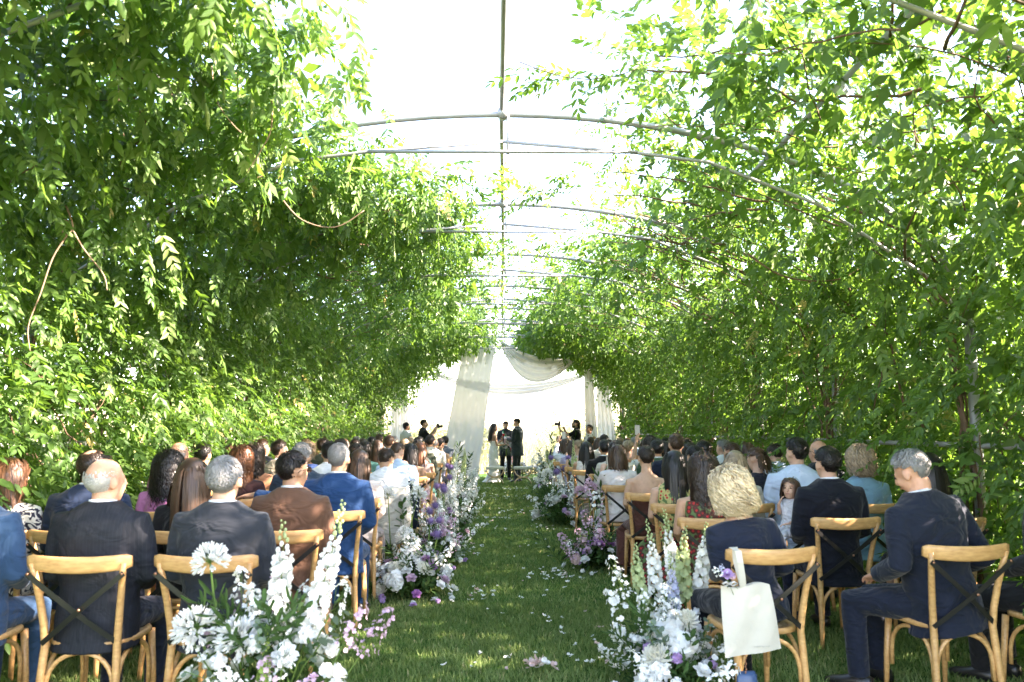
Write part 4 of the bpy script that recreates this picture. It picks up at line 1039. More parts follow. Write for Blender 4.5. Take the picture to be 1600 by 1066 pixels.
G(1, 3, 3, 'bald man with glasses in dark polo shirt', B(lean=.0, top='shirt', h=1.06, hyaw=.45), 'ruddy', 'bald', 'grey', W((.02, .025, .03)), W(NAVY), x=3.12, extras=('glasses', 'face'))
G(1, 4, 0, 'brown haired woman in sheer white blouse raising a phone', B(sex='f', lean=.12, top='blouse', bottom='trousers', hyaw=.15, arms=('phone', 'phone'), h=1.02), 'fair', 'bob', 'brown', W((.68, .62, .62)), W((.55, .60, .54)), near=True, x=1.30, rz=.12, voxs=(.0065, .012))
G(1, 4, 1, 'tall man in navy suit with short brown hair', B(lean=-.02, h=1.14), 'fair', 'short', 'brown', W((.008, .013, .030)), W(NAVY), x=1.95)
G(1, 5, 0, 'man in cream jacket with thinning dark hair', B(lean=.02), 'fair', 'short', 'dark', W((.52, .47, .40)), W(GREYC), x=1.42)
G(1, 5, 1, 'man with black hair in green jacket', B(lean=.0, h=1.02), 'tan', 'fade', 'black', W((.035, .085, .045)), W(NAVY))
G(1, 6, 0, 'man in black jacket with shaved neck', B(lean=.03), 'tan', 'fade', 'black', W(BLACK), W(BLACK), x=1.42)
G(1, 7, 0, 'black haired woman in white dress', B(sex='f', lean=.12, top='sleeveless', bottom='dress', arms=('phone', 'lap')), 'fair', 'long', 'black', W((.66, .64, .62)), W((.66, .64, .62)), x=1.28)
G(1, 8, 0, 'woman with blond hair pinned up looking down', B(sex='f', lean=.12, top='sleeveless', bottom='dress', hyaw=.6, hpitch=.4), 'fair', 'bun', 'ash', W((.42, .34, .44)), W((.02, .06, .14)), x=1.25)
G(1, 9, 0, 'woman in lilac blouse with brown hair', B(sex='f', lean=.12, top='blouse', bottom='dress', hyaw=.4, arms=('phone', 'phone')), 'fair', 'long', 'brown', W((.45, .42, .60)), W((.45, .42, .60)), x=1.25)
G(1, 10, 0, 'woman in white puff sleeves photographing with a phone', B(sex='f', lean=.05, top='blouse', bottom='dress', arms=('high', 'high'), hyaw=.3), 'fair', 'bob', 'brown', W((.62, .64, .70)), W((.5, .4, .35)), x=1.20)
G(1, 6, 1, 'curly dark haired woman in monochrome print raising a phone', B(sex='f', lean=-.02, top='blouse', bottom='dress', arms=('high', 'lap'), h=1.12, sleeve='short'), 'tan', 'curlyshort', 'dark', cloth((.66, .64, .60), kind='leafprint'), W(BLACK), x=2.05)

# ---- the rows behind, drawn from a wardrobe
rg = random.Random(23)
MV = [dict(lean=-.02, hyaw=.1, side=.04), dict(lean=.04, hyaw=-.6, h=1.03, side=-.06), dict(lean=.12, hyaw=.5, hpitch=.2, side=.07), dict(lean=0, hyaw=-.1, h=1.06, top='shirt'), dict(lean=.06, hyaw=.4, top='shirt'), dict(lean=.18, hpitch=.25, top='shirt', h=.98)]
FV = [dict(lean=0, top='sleeveless', bottom='dress', hyaw=.35, side=-.07), dict(lean=.06, top='strapless', bottom='dress', hyaw=-.5, side=.06), dict(lean=.03, top='blouse', bottom='skirt', hyaw=.0, h=1.03), dict(lean=.12, top='sleeveless', bottom='dress', hyaw=.5, hpitch=.2), dict(lean=.02, top='blouse', bottom='dress', hyaw=-.5, sleeve='short', h=1.02)]
MTOPL = [((.018, .03, .07), 'navy'), (CHAR, 'charcoal'), ((.10, .12, .15), 'grey'), ((.03, .07, .16), 'blue'), ((.30, .26, .20), 'sand coloured'), ((.06, .07, .05), 'olive')]
MTOPR = [(BLACK, 'black'), (NAVY, 'navy'), ((.03, .035, .045), 'charcoal'), ((.012, .02, .04), 'dark blue'), ((.035, .07, .04), 'dark green')]
SHIRT = [(WHITE, 'white'), ((.45, .56, .72), 'pale blue'), ((.30, .33, .36), 'grey'), ((.55, .52, .46), 'cream')]
FT = [((.50, .24, .36), 'pink'), ((.10, .26, .22), 'green'), ((.02, .02, .03), 'black'), ((.40, .36, .52), 'lilac'), ((.60, .55, .48), 'cream'), ((.05, .10, .28), 'blue'), ((.50, .22, .12), 'rust'), ((.55, .45, .20), 'mustard')]
MH = [('short', 'dark'), ('fade', 'black'), ('short', 'black'), ('fade', 'dark'), ('short', 'brown'), ('receding', 'dark'), ('short', 'grey'), ('bald', 'grey')]
MHN = {'short': 'short', 'fade': 'cropped', 'receding': 'receding', 'bald': 'sparse'}
FH = [('long', 'black'), ('long', 'brown'), ('bob', 'dark'), ('bun', 'dark'), ('bob', 'brown'), ('long', 'blond'), ('curly', 'dark'), ('pony', 'brown'), ('bun', 'ash'), ('wavy', 'ash')]
FHN = {'long': 'long', 'bob': 'shoulder length', 'bun': 'pinned up', 'curly': 'curly', 'pony': 'tied back', 'wavy': 'wavy'}
for side in (-1, 1):
    for row in range(len(LRAIL if side < 0 else RRAIL)):
        for col in range(4):
            if (side, row, col) in used or row == 0: continue
            if (side, row, col) in ((-1, 2, 1), (1, 1, 1), (-1, 13, 3), (1, 12, 3)):
                if side < 0 and row == 2: sit(side, row, col)
                continue
            male = rg.random() < (.55 if col else .3)
            rz = rg.uniform(-.12, .12) + (.10 if side > 0 else -.08); x = side*((1.33, 1.94, 2.54, 3.10)[col] + rg.uniform(-.03, .03)); dy = rg.uniform(-.05, .05)
            sk = rg.choice(('fair', 'tan', 'fair', 'tan', 'deep'))
            if male:
                i = rg.randrange(len(MV)); bd = dict(MV[i], sex='m'); hs_, hc = rg.choice(MH); jk = bd.get('top', 'jacket') == 'jacket'
                c, cn = rg.choice((MTOPL if side < 0 else MTOPR) if jk else SHIRT)
                ds = 'man with %s %s hair in %s %s' % (MHN[hs_], hc, cn, 'jacket' if jk else 'shirt'); bot = W(NAVY); key = 'm%d' % i
            else:
                i = rg.randrange(len(FV)); bd = dict(FV[i], sex='f'); hs_, hc = rg.choice(FH); c, cn = rg.choice(FT)
                ds = 'woman with %s %s hair in %s %s' % (FHN[hs_], hc, cn, 'blouse' if bd['top'] == 'blouse' else 'dress'); bot = W(c); key = 'f%d' % i
            G(side, row, col, ds, bd, sk, hs_, hc, W(c), bot, x=x, rz=rz, dy=dy, key=key, hvar=rg.randrange(2), near=(row < 4))

# ---- child on the lap of the man in the second row right
person(2.10, 5.92, 2.25, B(sex='f', lean=-.05, top='blouse', bottom='trousers', arms=('lap', ((.13, .12, .25), (.06, .22, .42), (.03, .20, .50))), hsc=1.55, hyaw=.25, sleeve='short'), 'fair', 'bob', 'brown', W((.62, .62, .66)), W((.5, .5, .55)),
       'toddler with brown hair in white held beside the man in dark navy suit', near=True, z=.50, scale=.46, extras=('face',), fit=1.5/1.55)

# ------------------------------------------------------------------ flowers
def petal_mat(name, c, tr=.28, rough=.6):
    m, n, out = new_mat(name)
    p = n.nodes.new('ShaderNodeBsdfPrincipled'); p.inputs['Roughness'].default_value = rough; p.inputs['Specular IOR Level'].default_value = .2
    oi = n.nodes.new('ShaderNodeObjectInfo'); mx = n.nodes.new('ShaderNodeMix'); mx.data_type = 'RGBA'
    mx.inputs['A'].default_value = rgba([v*.86 for v in c]); mx.inputs['B'].default_value = rgba([min(.92, v*1.06) for v in c]); n.links.new(oi.outputs['Random'], mx.inputs['Factor'])
    n.links.new(mx.outputs['Result'], p.inputs[0])
    t = n.nodes.new('ShaderNodeBsdfTranslucent'); t.inputs[0].default_value = rgba(c)
    s = n.nodes.new('ShaderNodeMixShader'); s.inputs[0].default_value = tr; n.links.new(p.outputs[0], s.inputs[1]); n.links.new(t.outputs[0], s.inputs[2]); n.links.new(s.outputs[0], out.inputs[0])
    return m
for k, c in {'pwhite': (.88, .88, .85), 'pcream': (.86, .83, .72), 'ppink': (.66, .46, .58), 'plilac': (.52, .34, .60), 'pmauve': (.40, .17, .42), 'pallium': (.27, .19, .42), 'pblue': (.60, .62, .80), 'pblush': (.76, .56, .54), 'plime': (.34, .46, .12), 'pbud': (.50, .58, .30)}.items(): M[k] = petal_mat('petal ' + k[1:], c)
M['stem'] = petal_mat('flower stem', (.13, .22, .05), .2)
M['euc'] = petal_mat('eucalyptus leaf', (.15, .21, .15), .25)
M['fgreen'] = petal_mat('bouquet leaf', (.055, .115, .03), .3)

def frame(d):
    d = Vector(d).normalized(); a = d.orthogonal().normalized(); return d, a, d.cross(a)
def petal(mb, base, d, up, ln, wd, cup=.2, mi=0):
    d = Vector(d).normalized(); sd = d.cross(Vector(up)); sd = sd.normalized() if sd.length > .01 else d.orthogonal().normalized(); u = sd.cross(d)
    b = Vector(base); m_ = b + d*ln*.48 - u*ln*cup*.3; n_ = b + d*ln*.86 + u*ln*cup*.35
    mb.add([b, m_ - sd*wd, n_ - sd*wd*.72, b + d*ln + u*ln*cup, n_ + sd*wd*.72, m_ + sd*wd], [(0, 1, 2, 3), (0, 3, 4, 5)], mi)
def fib(n, zmin=-1.0):
    for i in range(n):
        z = 1-(1-zmin)*(i+.5)/n; r = sqrt(1-z*z); a = i*2.39996; yield Vector((r*cos(a), r*sin(a), z))
def m_dahlia(n=80, r=.05):
    mb = MB(); rg = random.Random(n)
    mb.ell((0, 0, 0), (r*.55, r*.55, r*.5), 8, 6)
    for i, d in enumerate(fib(n, -.45)):
        t = i/n; dd = (d + Vector((0, 0, .25*(1-t)))).normalized(); ln = r*(.45+.35*t)
        petal(mb, dd*r*.45 + Vector((0, 0, -.1*r)), dd + Vector((rg.gauss(0, .1), rg.gauss(0, .1), .0)), (0, 0, 1) if t > .1 else (1, 0, 0), ln*1.25, r*.17, .25)
    return mb.mesh('dahlia')
def m_peony(n=46, r=.06, seed=3):
    n = int(n*1.7)
    mb = MB(); rg = random.Random(seed); mb.ell((0, 0, 0), (r*.72, r*.72, r*.66), 10, 7)
    for i, d in enumerate(fib(n, -.5)):
        dd = (d + Vector((rg.gauss(0, .2), rg.gauss(0, .2), rg.gauss(0, .2)))).normalized(); t_, a, b = frame(dd); tw = rg.uniform(0, 6.3); sd = a*cos(tw)+b*sin(tw); dr = (sd*.9 + t_*rg.uniform(.15, .55)).normalized()
        petal(mb, dd*r*.66 - sd*r*.22, dr, t_, r*.56, r*.33, .25)
    return mb.mesh('peony')
def m_liz(r=.035):
    mb = MB()
    for ring, (n, tilt, ln) in enumerate(((5, 1.0, 1.0), (5, .55, .95), (4, .25, .8))):
        for i in range(n):
            a = 2*pi*(i+.5*ring)/n; d = Vector((cos(a)*tilt, sin(a)*tilt, 1-.55*tilt)); petal(mb, (0, 0, 0), d, (-cos(a), -sin(a), .6), r*1.25*ln, r*.55, -.25)
    mb.tube([(0, 0, -.10), (0, 0, 0)], .0025, 5, mi=1)
    return mb.mesh('lisianthus')
def m_allium(r=.045):
    mb = MB(); mb.ell((0, 0, 0), (r*.62,)*3, 10, 7)
    for i, d in enumerate(fib(150)):
        t_, a, b = frame(d); p = d*r*(.86+.14*((i*37 % 10)/10)); q = r*.14; an = i*1.1; u = a*cos(an)+b*sin(an); v = t_.cross(u)
        mb.add([p+u*q, p+v*q*.35, p-u*q, p-v*q*.35], [(0, 1, 2, 3)]); mb.add([p+v*q, p+u*q*.35, p-v*q, p-u*q*.35], [(0, 1, 2, 3)])
        if i % 3 == 0: mb.tube([d*r*.5, p], .0006, 3, cap=False)
    mb.tube([(0, 0, -.45), (0, 0, -.02)], .004, 6, mi=1)
    return mb.mesh('allium')
def m_agap(r=.085):
    mb = MB(); rg = random.Random(5)
    for i, d in enumerate(fib(36, -.25)):
        d = (d + Vector((rg.gauss(0, .1), rg.gauss(0, .1), rg.gauss(0, .1)))).normalized(); p = d*r*.5*rg.uniform(.8, 1.2)
        mb.tube([(0, 0, 0), p], .0014, 3, mi=1, cap=False); t_, a, b = frame(d); e = p + d*r*.42
        mb.tube([p, p + d*r*.2, e], [.003, .006, .009], 5, cap=False)
        for k in range(5): an = 2*pi*k/5; petal(mb, p + d*r*.22, d*.85 + (a*cos(an)+b*sin(an))*.55, d, r*.40, r*.075, .2)
    mb.tube([(.03, 0, -.55), (.012, 0, -.25), (0, 0, 0)], [.006, .0055, .005], 7, mi=1)
    return mb.mesh('agapanthus')
def m_spike(L=.62, seed=1, bud=.4):
    mb = MB(); rg = random.Random(seed); bend = rg.uniform(-.05, .05)
    pos = lambda t: Vector((bend*t*t, .02*sin(t*3), L*t))
    mb.tube([(0, 0, -.45), pos(0)] + [pos(i/8) for i in range(1, 9)], [.0045, .0042] + [.004-.003*i/8 for i in range(1, 9)], 6, mi=1)
    n = int(L*105)
    for i in range(n):
        t = (i+.5)/n; a = i*2.39996 + rg.uniform(-.3, .3); o = Vector((cos(a), sin(a), rg.uniform(.0, .35))).normalized(); p = pos(t)
        if t > 1-bud:
            q = (1-t)/bud; s_ = .005 + .009*q; c = p + o*(.008+.018*q); mb.ell(c, (s_, s_, s_*1.25), 6, 4, mi=2 if q < .6 else 0)
        else:
            k = 1.15+.4*(1-t); c = p + o*.022*k; t_, u, v = frame(o)
            for j in range(5): an = 2*pi*j/5 + a; petal(mb, c, (u*cos(an)+v*sin(an))*.9 + o*.35, o, .024*k, .011*k, .15)
            mb.tube([p, c], .0012, 3, mi=1, cap=False)
    for i in range(6):
        a = i*1.1; petal(mb, (0, 0, -.04-.05*i), (cos(a), sin(a), .5), (0, 0, 1), .07, .012, .1, 1)
    return mb.mesh('flower_spike')
def m_filler(seed=1, h=.22, n=42, s=.010):
    mb = MB(); rg = random.Random(seed); mb.tube([(0, 0, -.25), (0, 0, h*.4)], .003, 5, mi=1)
    for i in range(n):
        t = rg.random(); a = rg.uniform(0, 6.3); rr = .055*(.4+.6*(1-t))*rg.random()**.5; z = h*(.25+.75*t); c = Vector((rr*cos(a), rr*sin(a), z)); d = Vector((cos(a), sin(a), .7)).normalized()
        if i % 3 == 0: mb.tube([(0, 0, z*.7), c], .0009, 3, mi=1, cap=False)
        t_, u, v = frame(d); k = s*rg.uniform(.7, 1.3)
        for j in range(4): an = 2*pi*j/4 + a; petal(mb, c, u*cos(an)+v*sin(an)+t_*.3, t_, k, k*.5, .1)
    return mb.mesh('filler_sprig')
def m_euc(seed=1, n=13, s=.026, L=.26):
    mb = MB(); rg = random.Random(seed); b = rg.uniform(-.4, .4); pos = lambda t: Vector((b*.15*t*t, 0, L*t))
    mb.tube([pos(i/6) for i in range(7)], .0022, 5, mi=1)
    for i in range(n):
        t = .15+.85*i/n; a = i*2.4; c = pos(t); d = Vector((cos(a), sin(a), .3+rg.uniform(0, .5))).normalized(); k = s*(1.1-.5*t); sd = d.cross(Vector((0, 0, 1))).normalized(); u = sd.cross(d)
        ctr = c + d*k*1.15; vs = [ctr + d*(k*cos(q*pi/4)) + sd*(k*.95*sin(q*pi/4)) + u*(k*.15*cos(q*pi/2)) for q in range(8)]; mb.add(vs, [tuple(range(8))])
    return mb.mesh('eucalyptus_sprig')
def m_leafs(seed=1, n=16, L=.24, w_=.012, ln=.07):
    mb = MB(); rg = random.Random(seed); mb.tube([(0, 0, -.1), (0, 0, L)], .002, 5)
    for i in range(n):
        t = .05+.95*i/n; a = i*2.4+rg.random(); petal(mb, (0, 0, L*t), (cos(a), sin(a), .35+.7*t), (0, 0, 1), ln*rg.uniform(.7, 1.2), w_, rg.uniform(-.3, .2))
    return mb.mesh('leaf_sprig')
FL = {'dahlia': [m_dahlia(80, .05), m_dahlia(70, .042)], 'peony': [m_peony(46, .060, 3), m_peony(40, .05, 8)], 'lisianthus': [m_liz(.034)], 'allium': [m_allium(.045)], 'agapanthus': [m_agap()], 'flower_spike': [m_spike(.62, 1), m_spike(.55, 2, .5), m_spike(.48, 4, .35)], 'filler_sprig': [m_filler(1), m_filler(2, .26, 52), m_filler(3, .18, 34, .012)], 'eucalyptus_sprig': [m_euc(1), m_euc(2, 11, .022, .22)], 'leaf_sprig': [m_leafs(1), m_leafs(2, 20, .30, .009, .09), m_leafs(3, 12, .2, .016, .06)], 'carnation': [m_peony(30, .030, 5)]}
fr = random.Random(41)
def put(root, kind, p, d=(0, 0, 1), mats=('pwhite',), sc=1.0, roll=None, var=None):
    me = FL[kind][fr.randrange(len(FL[kind])) if var is None else var]
    q = Vector(d).normalized().to_track_quat('Z', 'Y').to_matrix().to_4x4() @ Matrix.Rotation(fr.uniform(0, 6.3) if roll is None else roll, 4, 'Z')
    ml = [M[m_] for m_ in mats]
    if kind in ('allium', 'agapanthus', 'lisianthus', 'filler_sprig', 'eucalyptus_sprig') and len(ml) < 2: ml.append(M['stem'])
    if kind == 'flower_spike': ml = [ml[0], M['stem'], ml[1] if len(ml) > 1 else M['pbud']]
    return obj(kind, me, ml, root, Matrix.Translation(Vector(p)) @ q @ Matrix.Scale(sc, 4))
def mound(x, y, rx, ry, h, label, mix, green=26, tall=(), spill=0, base=0.0):
    """a low heap of cut flowers; mix: list of (kind, mats, count, scale)"""
    root = empty('flower_arrangement', (x, y, 0)); tag(root, label, 'flowers', 'flower arrangements along the aisle')
    def spot(lo=0.0, grow=1.0):
        a = fr.uniform(0, 6.3); el = fr.uniform(lo, 1)**.8*pi/2; n = Vector((cos(a)*cos(el), sin(a)*cos(el), sin(el)))
        k = grow*fr.uniform(.86, 1.06); return Vector((n.x*rx*k, n.y*ry*k, base + .02 + n.z*h*k)), Vector((n.x/rx, n.y/ry, n.z/h+.6/h)).normalized()
    for i in range(green):
        p, n = spot(0, .80)
        if i % 3 == 0: put(root, 'eucalyptus_sprig', p, n + Vector((fr.gauss(0, .4), fr.gauss(0, .4), 0)), ('euc', 'stem'), fr.uniform(.7, 1.1))
        else: put(root, 'leaf_sprig', p, n + Vector((fr.gauss(0, .5), fr.gauss(0, .5), .2)), ('fgreen',), fr.uniform(.6, 1.1))
    core = MB()
    for i in range(int(520*max(1, (rx*ry/.12)**.7))):
        d = Vector((fr.gauss(0, 1), fr.gauss(0, 1), fr.gauss(0, 1))).normalized()*fr.random()**.45; q = Vector((d.x*rx*.92, d.y*ry*.92, max(.02, base*.6 + (h*.5)*(1+d.z)*.9)))
        petal(core, q, (fr.gauss(0, 1), fr.gauss(0, 1), fr.gauss(.3, .6)), (0, 0, 1), fr.uniform(.05, .10), fr.uniform(.010, .020), fr.uniform(-.3, .3))
    if base: 
        for i in range(40): a = fr.uniform(0, 6.3); core.tube([(cos(a)*rx*.35, sin(a)*ry*.35, 0), (cos(a)*rx*.2, sin(a)*ry*.2, base+.1)], .003, 4, cap=False)
    o = obj('leaf_bed', core.mesh('leaf_bed'), M['fgreen'], root); o['kind'] = 'stuff'
    for kind, mats, cnt, sc in mix:
        for i in range(int(cnt*(1.5 if kind != 'filler_sprig' else 1.1))):
            p, n = spot(0, 1.0 if kind != 'filler_sprig' else .82)
            put(root, kind, p, n, mats, sc*fr.uniform(.9, 1.3))
    for kind, mats, px, py, pz, dx, dy, sc in tall: put(root, kind, (px, py, pz), (dx, dy, 1), mats, sc)
    for i in range(spill):
        a = fr.uniform(0, 6.3); k = fr.uniform(1.0, 1.35); put(root, fr.choice(('lisianthus', 'carnation', 'carnation')), (cos(a)*rx*k, sin(a)*ry*k, .03), (fr.gauss(0, .4), fr.gauss(0, .4), 1), (fr.choice(('pwhite', 'pwhite', 'pcream', 'plilac')), 'stem'), fr.uniform(.6, .95))
    return root
WH, CR, PK, LI, MA, AL, BL, BU, SH = ('pwhite',), ('pcream',), ('ppink',), ('plilac',), ('pmauve',), ('pallium',), ('pblue',), ('pbud',), ('pblush',)
def S2(a, b='stem'): return (a[0], b)
# nearest left: agapanthus and white delphinium standing behind the first chair
mound(-1.00, 3.50, .32, .28, .26, 'white agapanthus and tall delphinium spikes in front of the nearest left chair',
      [('filler_sprig', WH, 12, 1.0), ('lisianthus', WH, 14, 1.1), ('carnation', WH, 10, 1.1), ('peony', WH, 4, .9), ('filler_sprig', PK, 5, 1.0)], 30, base=.36,
      tall=[('flower_spike', ('pwhite', 'pbud'), .02, .0, .62, .06, .05, .98), ('flower_spike', ('pwhite', 'pbud'), .16, .02, .58, .30, .1, .98), ('agapanthus', S2(WH), -.24, -.02, .92, -.1, -.2, .9), ('agapanthus', S2(WH), -.26, -.10, .66, -.3, -.5, 1.05), ('agapanthus', S2(WH), -.08, -.10, .62, .1, -.5, 1.05),
            ('flower_spike', ('plime', 'plime'), .02, -.12, .42, .05, -.05, .5), ('filler_sprig', PK, .30, .0, .52, .5, -.1, 1.2), ('filler_sprig', PK, .34, .1, .44, .7, 0, 1.2), ('filler_sprig', WH, .22, -.02, .60, .5, -.1, 1.3)])
# second left: the wide heap at the end of the third row
mound(-.80, 7.35, .36, .42, .34, 'wide heap of white dahlias and lilac blooms beside the blue suited man',
      [('dahlia', CR, 8, 1.15), ('peony', WH, 9, 1.05), ('lisianthus', WH, 22, 1.0), ('lisianthus', S2(MA), 7, 1.1), ('lisianthus', S2(PK), 9, 1.1), ('carnation', WH, 16, 1.0), ('filler_sprig', WH, 14, 1.0), ('carnation', LI, 4, 1.1)], 34,
      tall=[('agapanthus', S2(WH), -.28, .30, .86, -.1, .1, .85), ('agapanthus', S2(WH), .0, .35, .86, .25, .1, .9), ('agapanthus', S2(WH), -.10, .15, .50, -.1, -.2, 1.0), ('allium', S2(AL), .20, .15, .52, .15, 0, 1.1), ('allium', S2(AL), .12, .35, .62, .1, .1, 1.0), ('allium', S2(AL), .20, .38, .62, .1, .1, 1.0), ('filler_sprig', WH, -.05, .3, .6, 0, 0, 1.5), ('filler_sprig', PK, .26, .25, .45, .4, 0, 1.3), ('leaf_sprig', ('fgreen',), -.12, .3, .5, -.1, 0, 1.5)], spill=14)
mound(-.68, 9.0, .26, .42, .34, 'lilac and white flowers along the left aisle beside the bowed young man',
      [('lisianthus', S2(PK), 8, 1.1), ('lisianthus', S2(LI), 8, 1.1), ('carnation', WH, 12, 1.1), ('lisianthus', WH, 14, 1.0), ('filler_sprig', WH, 14, 1.1), ('filler_sprig', PK, 6, 1.1)], 26,
      tall=[('allium', S2(AL), -.08, .2, .62, 0, 0, 1.2), ('allium', S2(AL), .0, .45, .78, 0, 0, 1.2), ('allium', S2(AL), -.1, -.25, .6, 0, 0, 1.1), ('filler_sprig', PK, -.15, .0, .5, -.1, 0, 1.5), ('flower_spike', ('pwhite', 'pbud'), -.05, .55, .40, .0, .1, .7)], spill=8)
mound(-.70, 11.2, .28, .60, .38, 'white and violet flowers along the left aisle beside the man with a phone',
      [('peony', WH, 7, 1.0), ('lisianthus', WH, 20, 1.1), ('carnation', WH, 16, 1.1), ('filler_sprig', WH, 18, 1.2), ('lisianthus', S2(LI), 6, 1.1), ('lisianthus', S2(PK), 6, 1.1)], 32,
      tall=[('allium', S2(AL), -.1, -.3, .72, 0, 0, 1.3), ('allium', S2(AL), -.05, .3, .8, 0, 0, 1.2), ('allium', S2(AL), -.2, .0, .7, 0, 0, 1.2), ('flower_spike', ('pwhite', 'pbud'), -.1, .5, .45, .1, .1, .8), ('flower_spike', ('pwhite', 'pbud'), .0, .1, .40, .15, .1, .7)], spill=8)
mound(-.76, 13.9, .30, .75, .42, 'white flowers with violet globes along the left aisle, middle rows',
      [('peony', WH, 8, 1.0), ('lisianthus', WH, 20, 1.2), ('carnation', WH, 14, 1.2), ('filler_sprig', WH, 20, 1.3), ('lisianthus', S2(PK), 7, 1.2)], 36,
      tall=[('allium', S2(AL), -.1, -.4, .85, 0, 0, 1.3), ('allium', S2(AL), -.2, .2, .85, 0, 0, 1.2), ('flower_spike', ('pwhite', 'pbud'), -.1, .5, .50, .1, .1, .9), ('flower_spike', ('pbud', 'pbud'), .05, .7, .50, .1, .1, .9)])
mound(-.98, 17.6, .40, 1.1, .52, 'leafy white flower bank with green spikes at the foot of the tall drape',
      [('lisianthus', WH, 22, 1.3), ('carnation', WH, 16, 1.4), ('filler_sprig', WH, 22, 1.4), ('peony', WH, 5, 1.1), ('carnation', LI, 5, 1.3)], 46,
      tall=[('flower_spike', ('pbud', 'pbud'), -.05, -.5, .55, .0, .1, 1.0), ('flower_spike', ('pbud', 'pbud'), .12, .1, .55, .1, .1, 1.1), ('flower_spike', ('pwhite', 'pbud'), -.15, .5, .6, .1, .1, 1.0), ('leaf_sprig', ('fgreen',), .0, -.2, .6, .1, 0, 1.8), ('leaf_sprig', ('fgreen',), .2, .5, .6, .2, 0, 1.8), ('allium', S2(AL), -.3, -.6, 1.0, 0, 0, 1.3)])
# right of the aisle
mound(.94, 4.62, .27, .46, .36, 'white dahlias and blue tipped delphinium beside the blond woman',
      [('peony', WH, 11, 1.3), ('dahlia', CR, 4, 1.2), ('lisianthus', WH, 16, 1.0), ('carnation', WH, 14, 1.0), ('filler_sprig', WH, 12, 1.1), ('carnation', LI, 4, .9), ('filler_sprig', WH, 4, 1.0)], 30,
      tall=[('flower_spike', ('pwhite', 'pbud'), .10, .25, .45, -.05, .05, .9), ('flower_spike', ('pwhite', 'pbud'), -.02, .28, .48, -.12, .0, .85), ('flower_spike', ('pbud', 'pbud'), .14, .18, .48, .02, .05, .9), ('flower_spike', ('pwhite', 'pbud'), .22, .22, .50, .10, .0, .90), ('flower_spike', ('pblue', 'pbud'), .05, .10, .40, -.1, .0, .7), ('flower_spike', ('pbud', 'pbud'), -.08, .3, .42, -.15, 0, .8),
            ('filler_sprig', WH, -.22, .1, .36, -.6, -.1, 1.3), ('filler_sprig', WH, -.18, .2, .42, -.4, 0, 1.3), ('dahlia', CR, .08, -.1, .44, -.2, -.5, 1.25)], spill=16)
mound(1.0, 8.75, .32, .42, .30, 'lilac and blush flowers at the feet of the woman in white',
      [('lisianthus', S2(PK), 10, 1.2), ('lisianthus', S2(MA), 7, 1.15), ('carnation', LI, 6, 1.2), ('filler_sprig', PK, 12, 1.2), ('lisianthus', WH, 6, 1.1), ('peony', SH, 2, 1.0), ('filler_sprig', WH, 6, 1.0)], 34,
      tall=[('filler_sprig', WH, .05, .25, .50, 0, 0, 1.7), ('filler_sprig', PK, .12, .3, .42, .1, 0, 1.8), ('filler_sprig', PK, -.02, .3, .62, -.1, 0, 1.6), ('filler_sprig', WH, .15, .2, .60, .1, 0, 1.6), ('agapanthus', S2(PK), .0, .35, .82, -.1, 0, .9), ('agapanthus', S2(PK), -.12, .35, .78, -.2, 0, .8), ('leaf_sprig', ('fgreen',), .1, .3, .5, 0, 0, 1.6), ('eucalyptus_sprig', ('euc', 'stem'), .25, -.2, .08, .5, -.6, 1.0), ('leaf_sprig', ('fgreen',), -.36, .05, .05, -.9, -.3, 1.3)], spill=8)
mound(.93, 12.9, .40, .85, .46, 'white and violet flower heap on the right aisle edge, middle rows',
      [('peony', WH, 8, 1.2), ('carnation', LI, 9, 1.4), ('lisianthus', WH, 16, 1.3), ('filler_sprig', WH, 18, 1.4), ('lisianthus', S2(PK), 8, 1.3), ('dahlia', CR, 4, 1.2)], 46,
      tall=[('allium', S2(AL), -.05, .1, .80, 0, 0, 1.5), ('allium', S2(AL), .1, .35, .85, 0, 0, 1.4), ('allium', S2(AL), .18, .6, 1.0, 0, 0, 1.4), ('allium', S2(AL), -.1, .8, 1.0, 0, 0, 1.3), ('agapanthus', S2(WH), -.2, .2, .75, -.2, 0, 1.1), ('flower_spike', ('pbud', 'pbud'), .25, .1, .75, .0, 0, 1.0), ('flower_spike', ('pwhite', 'pbud'), .30, -.1, .55, .05, 0, .95), ('leaf_sprig', ('fgreen',), .2, .2, .6, 0, 0, 1.8), ('filler_sprig', WH, .3, -.3, .55, 0, 0, 1.8)], spill=10)
mound(1.08, 16.6, .42, 1.2, .55, 'white flower bank with violet globes on the right, far rows',
      [('lisianthus', WH, 20, 1.4), ('carnation', WH, 12, 1.4), ('filler_sprig', WH, 18, 1.5), ('carnation', LI, 6, 1.3)], 40,
      tall=[('allium', S2(AL), .0, -.3, 1.0, 0, 0, 1.5), ('allium', S2(AL), .15, .2, 1.0, 0, 0, 1.5), ('flower_spike', ('pbud', 'pbud'), -.05, .3, .6, 0, 0, 1.0)])
mound(1.55, 21.4, .75, .9, .85, 'tall loose bank of white flowers and greenery right of the groom',
      [('lisianthus', WH, 26, 1.5), ('carnation', CR, 18, 1.5), ('filler_sprig', WH, 20, 1.6), ('filler_sprig', PK, 8, 1.6), ('peony', WH, 6, 1.2)], 60,
      tall=[('leaf_sprig', ('fgreen',), -.2, 0, .85, -.1, 0, 2.0), ('leaf_sprig', ('euc',), .1, 0, .95, 0, 0, 2.0), ('leaf_sprig', ('fgreen',), .35, 0, .85, .1, 0, 2.0), ('leaf_sprig', ('euc',), -.45, 0, .55, -.3, 0, 1.8), ('flower_spike', ('pwhite', 'pbud'), .5, -.2, .75, .2, 0, 1.0), ('flower_spike', ('pbud', 'pbud'), -.3, -.2, .6, -.2, 0, 1.0)])
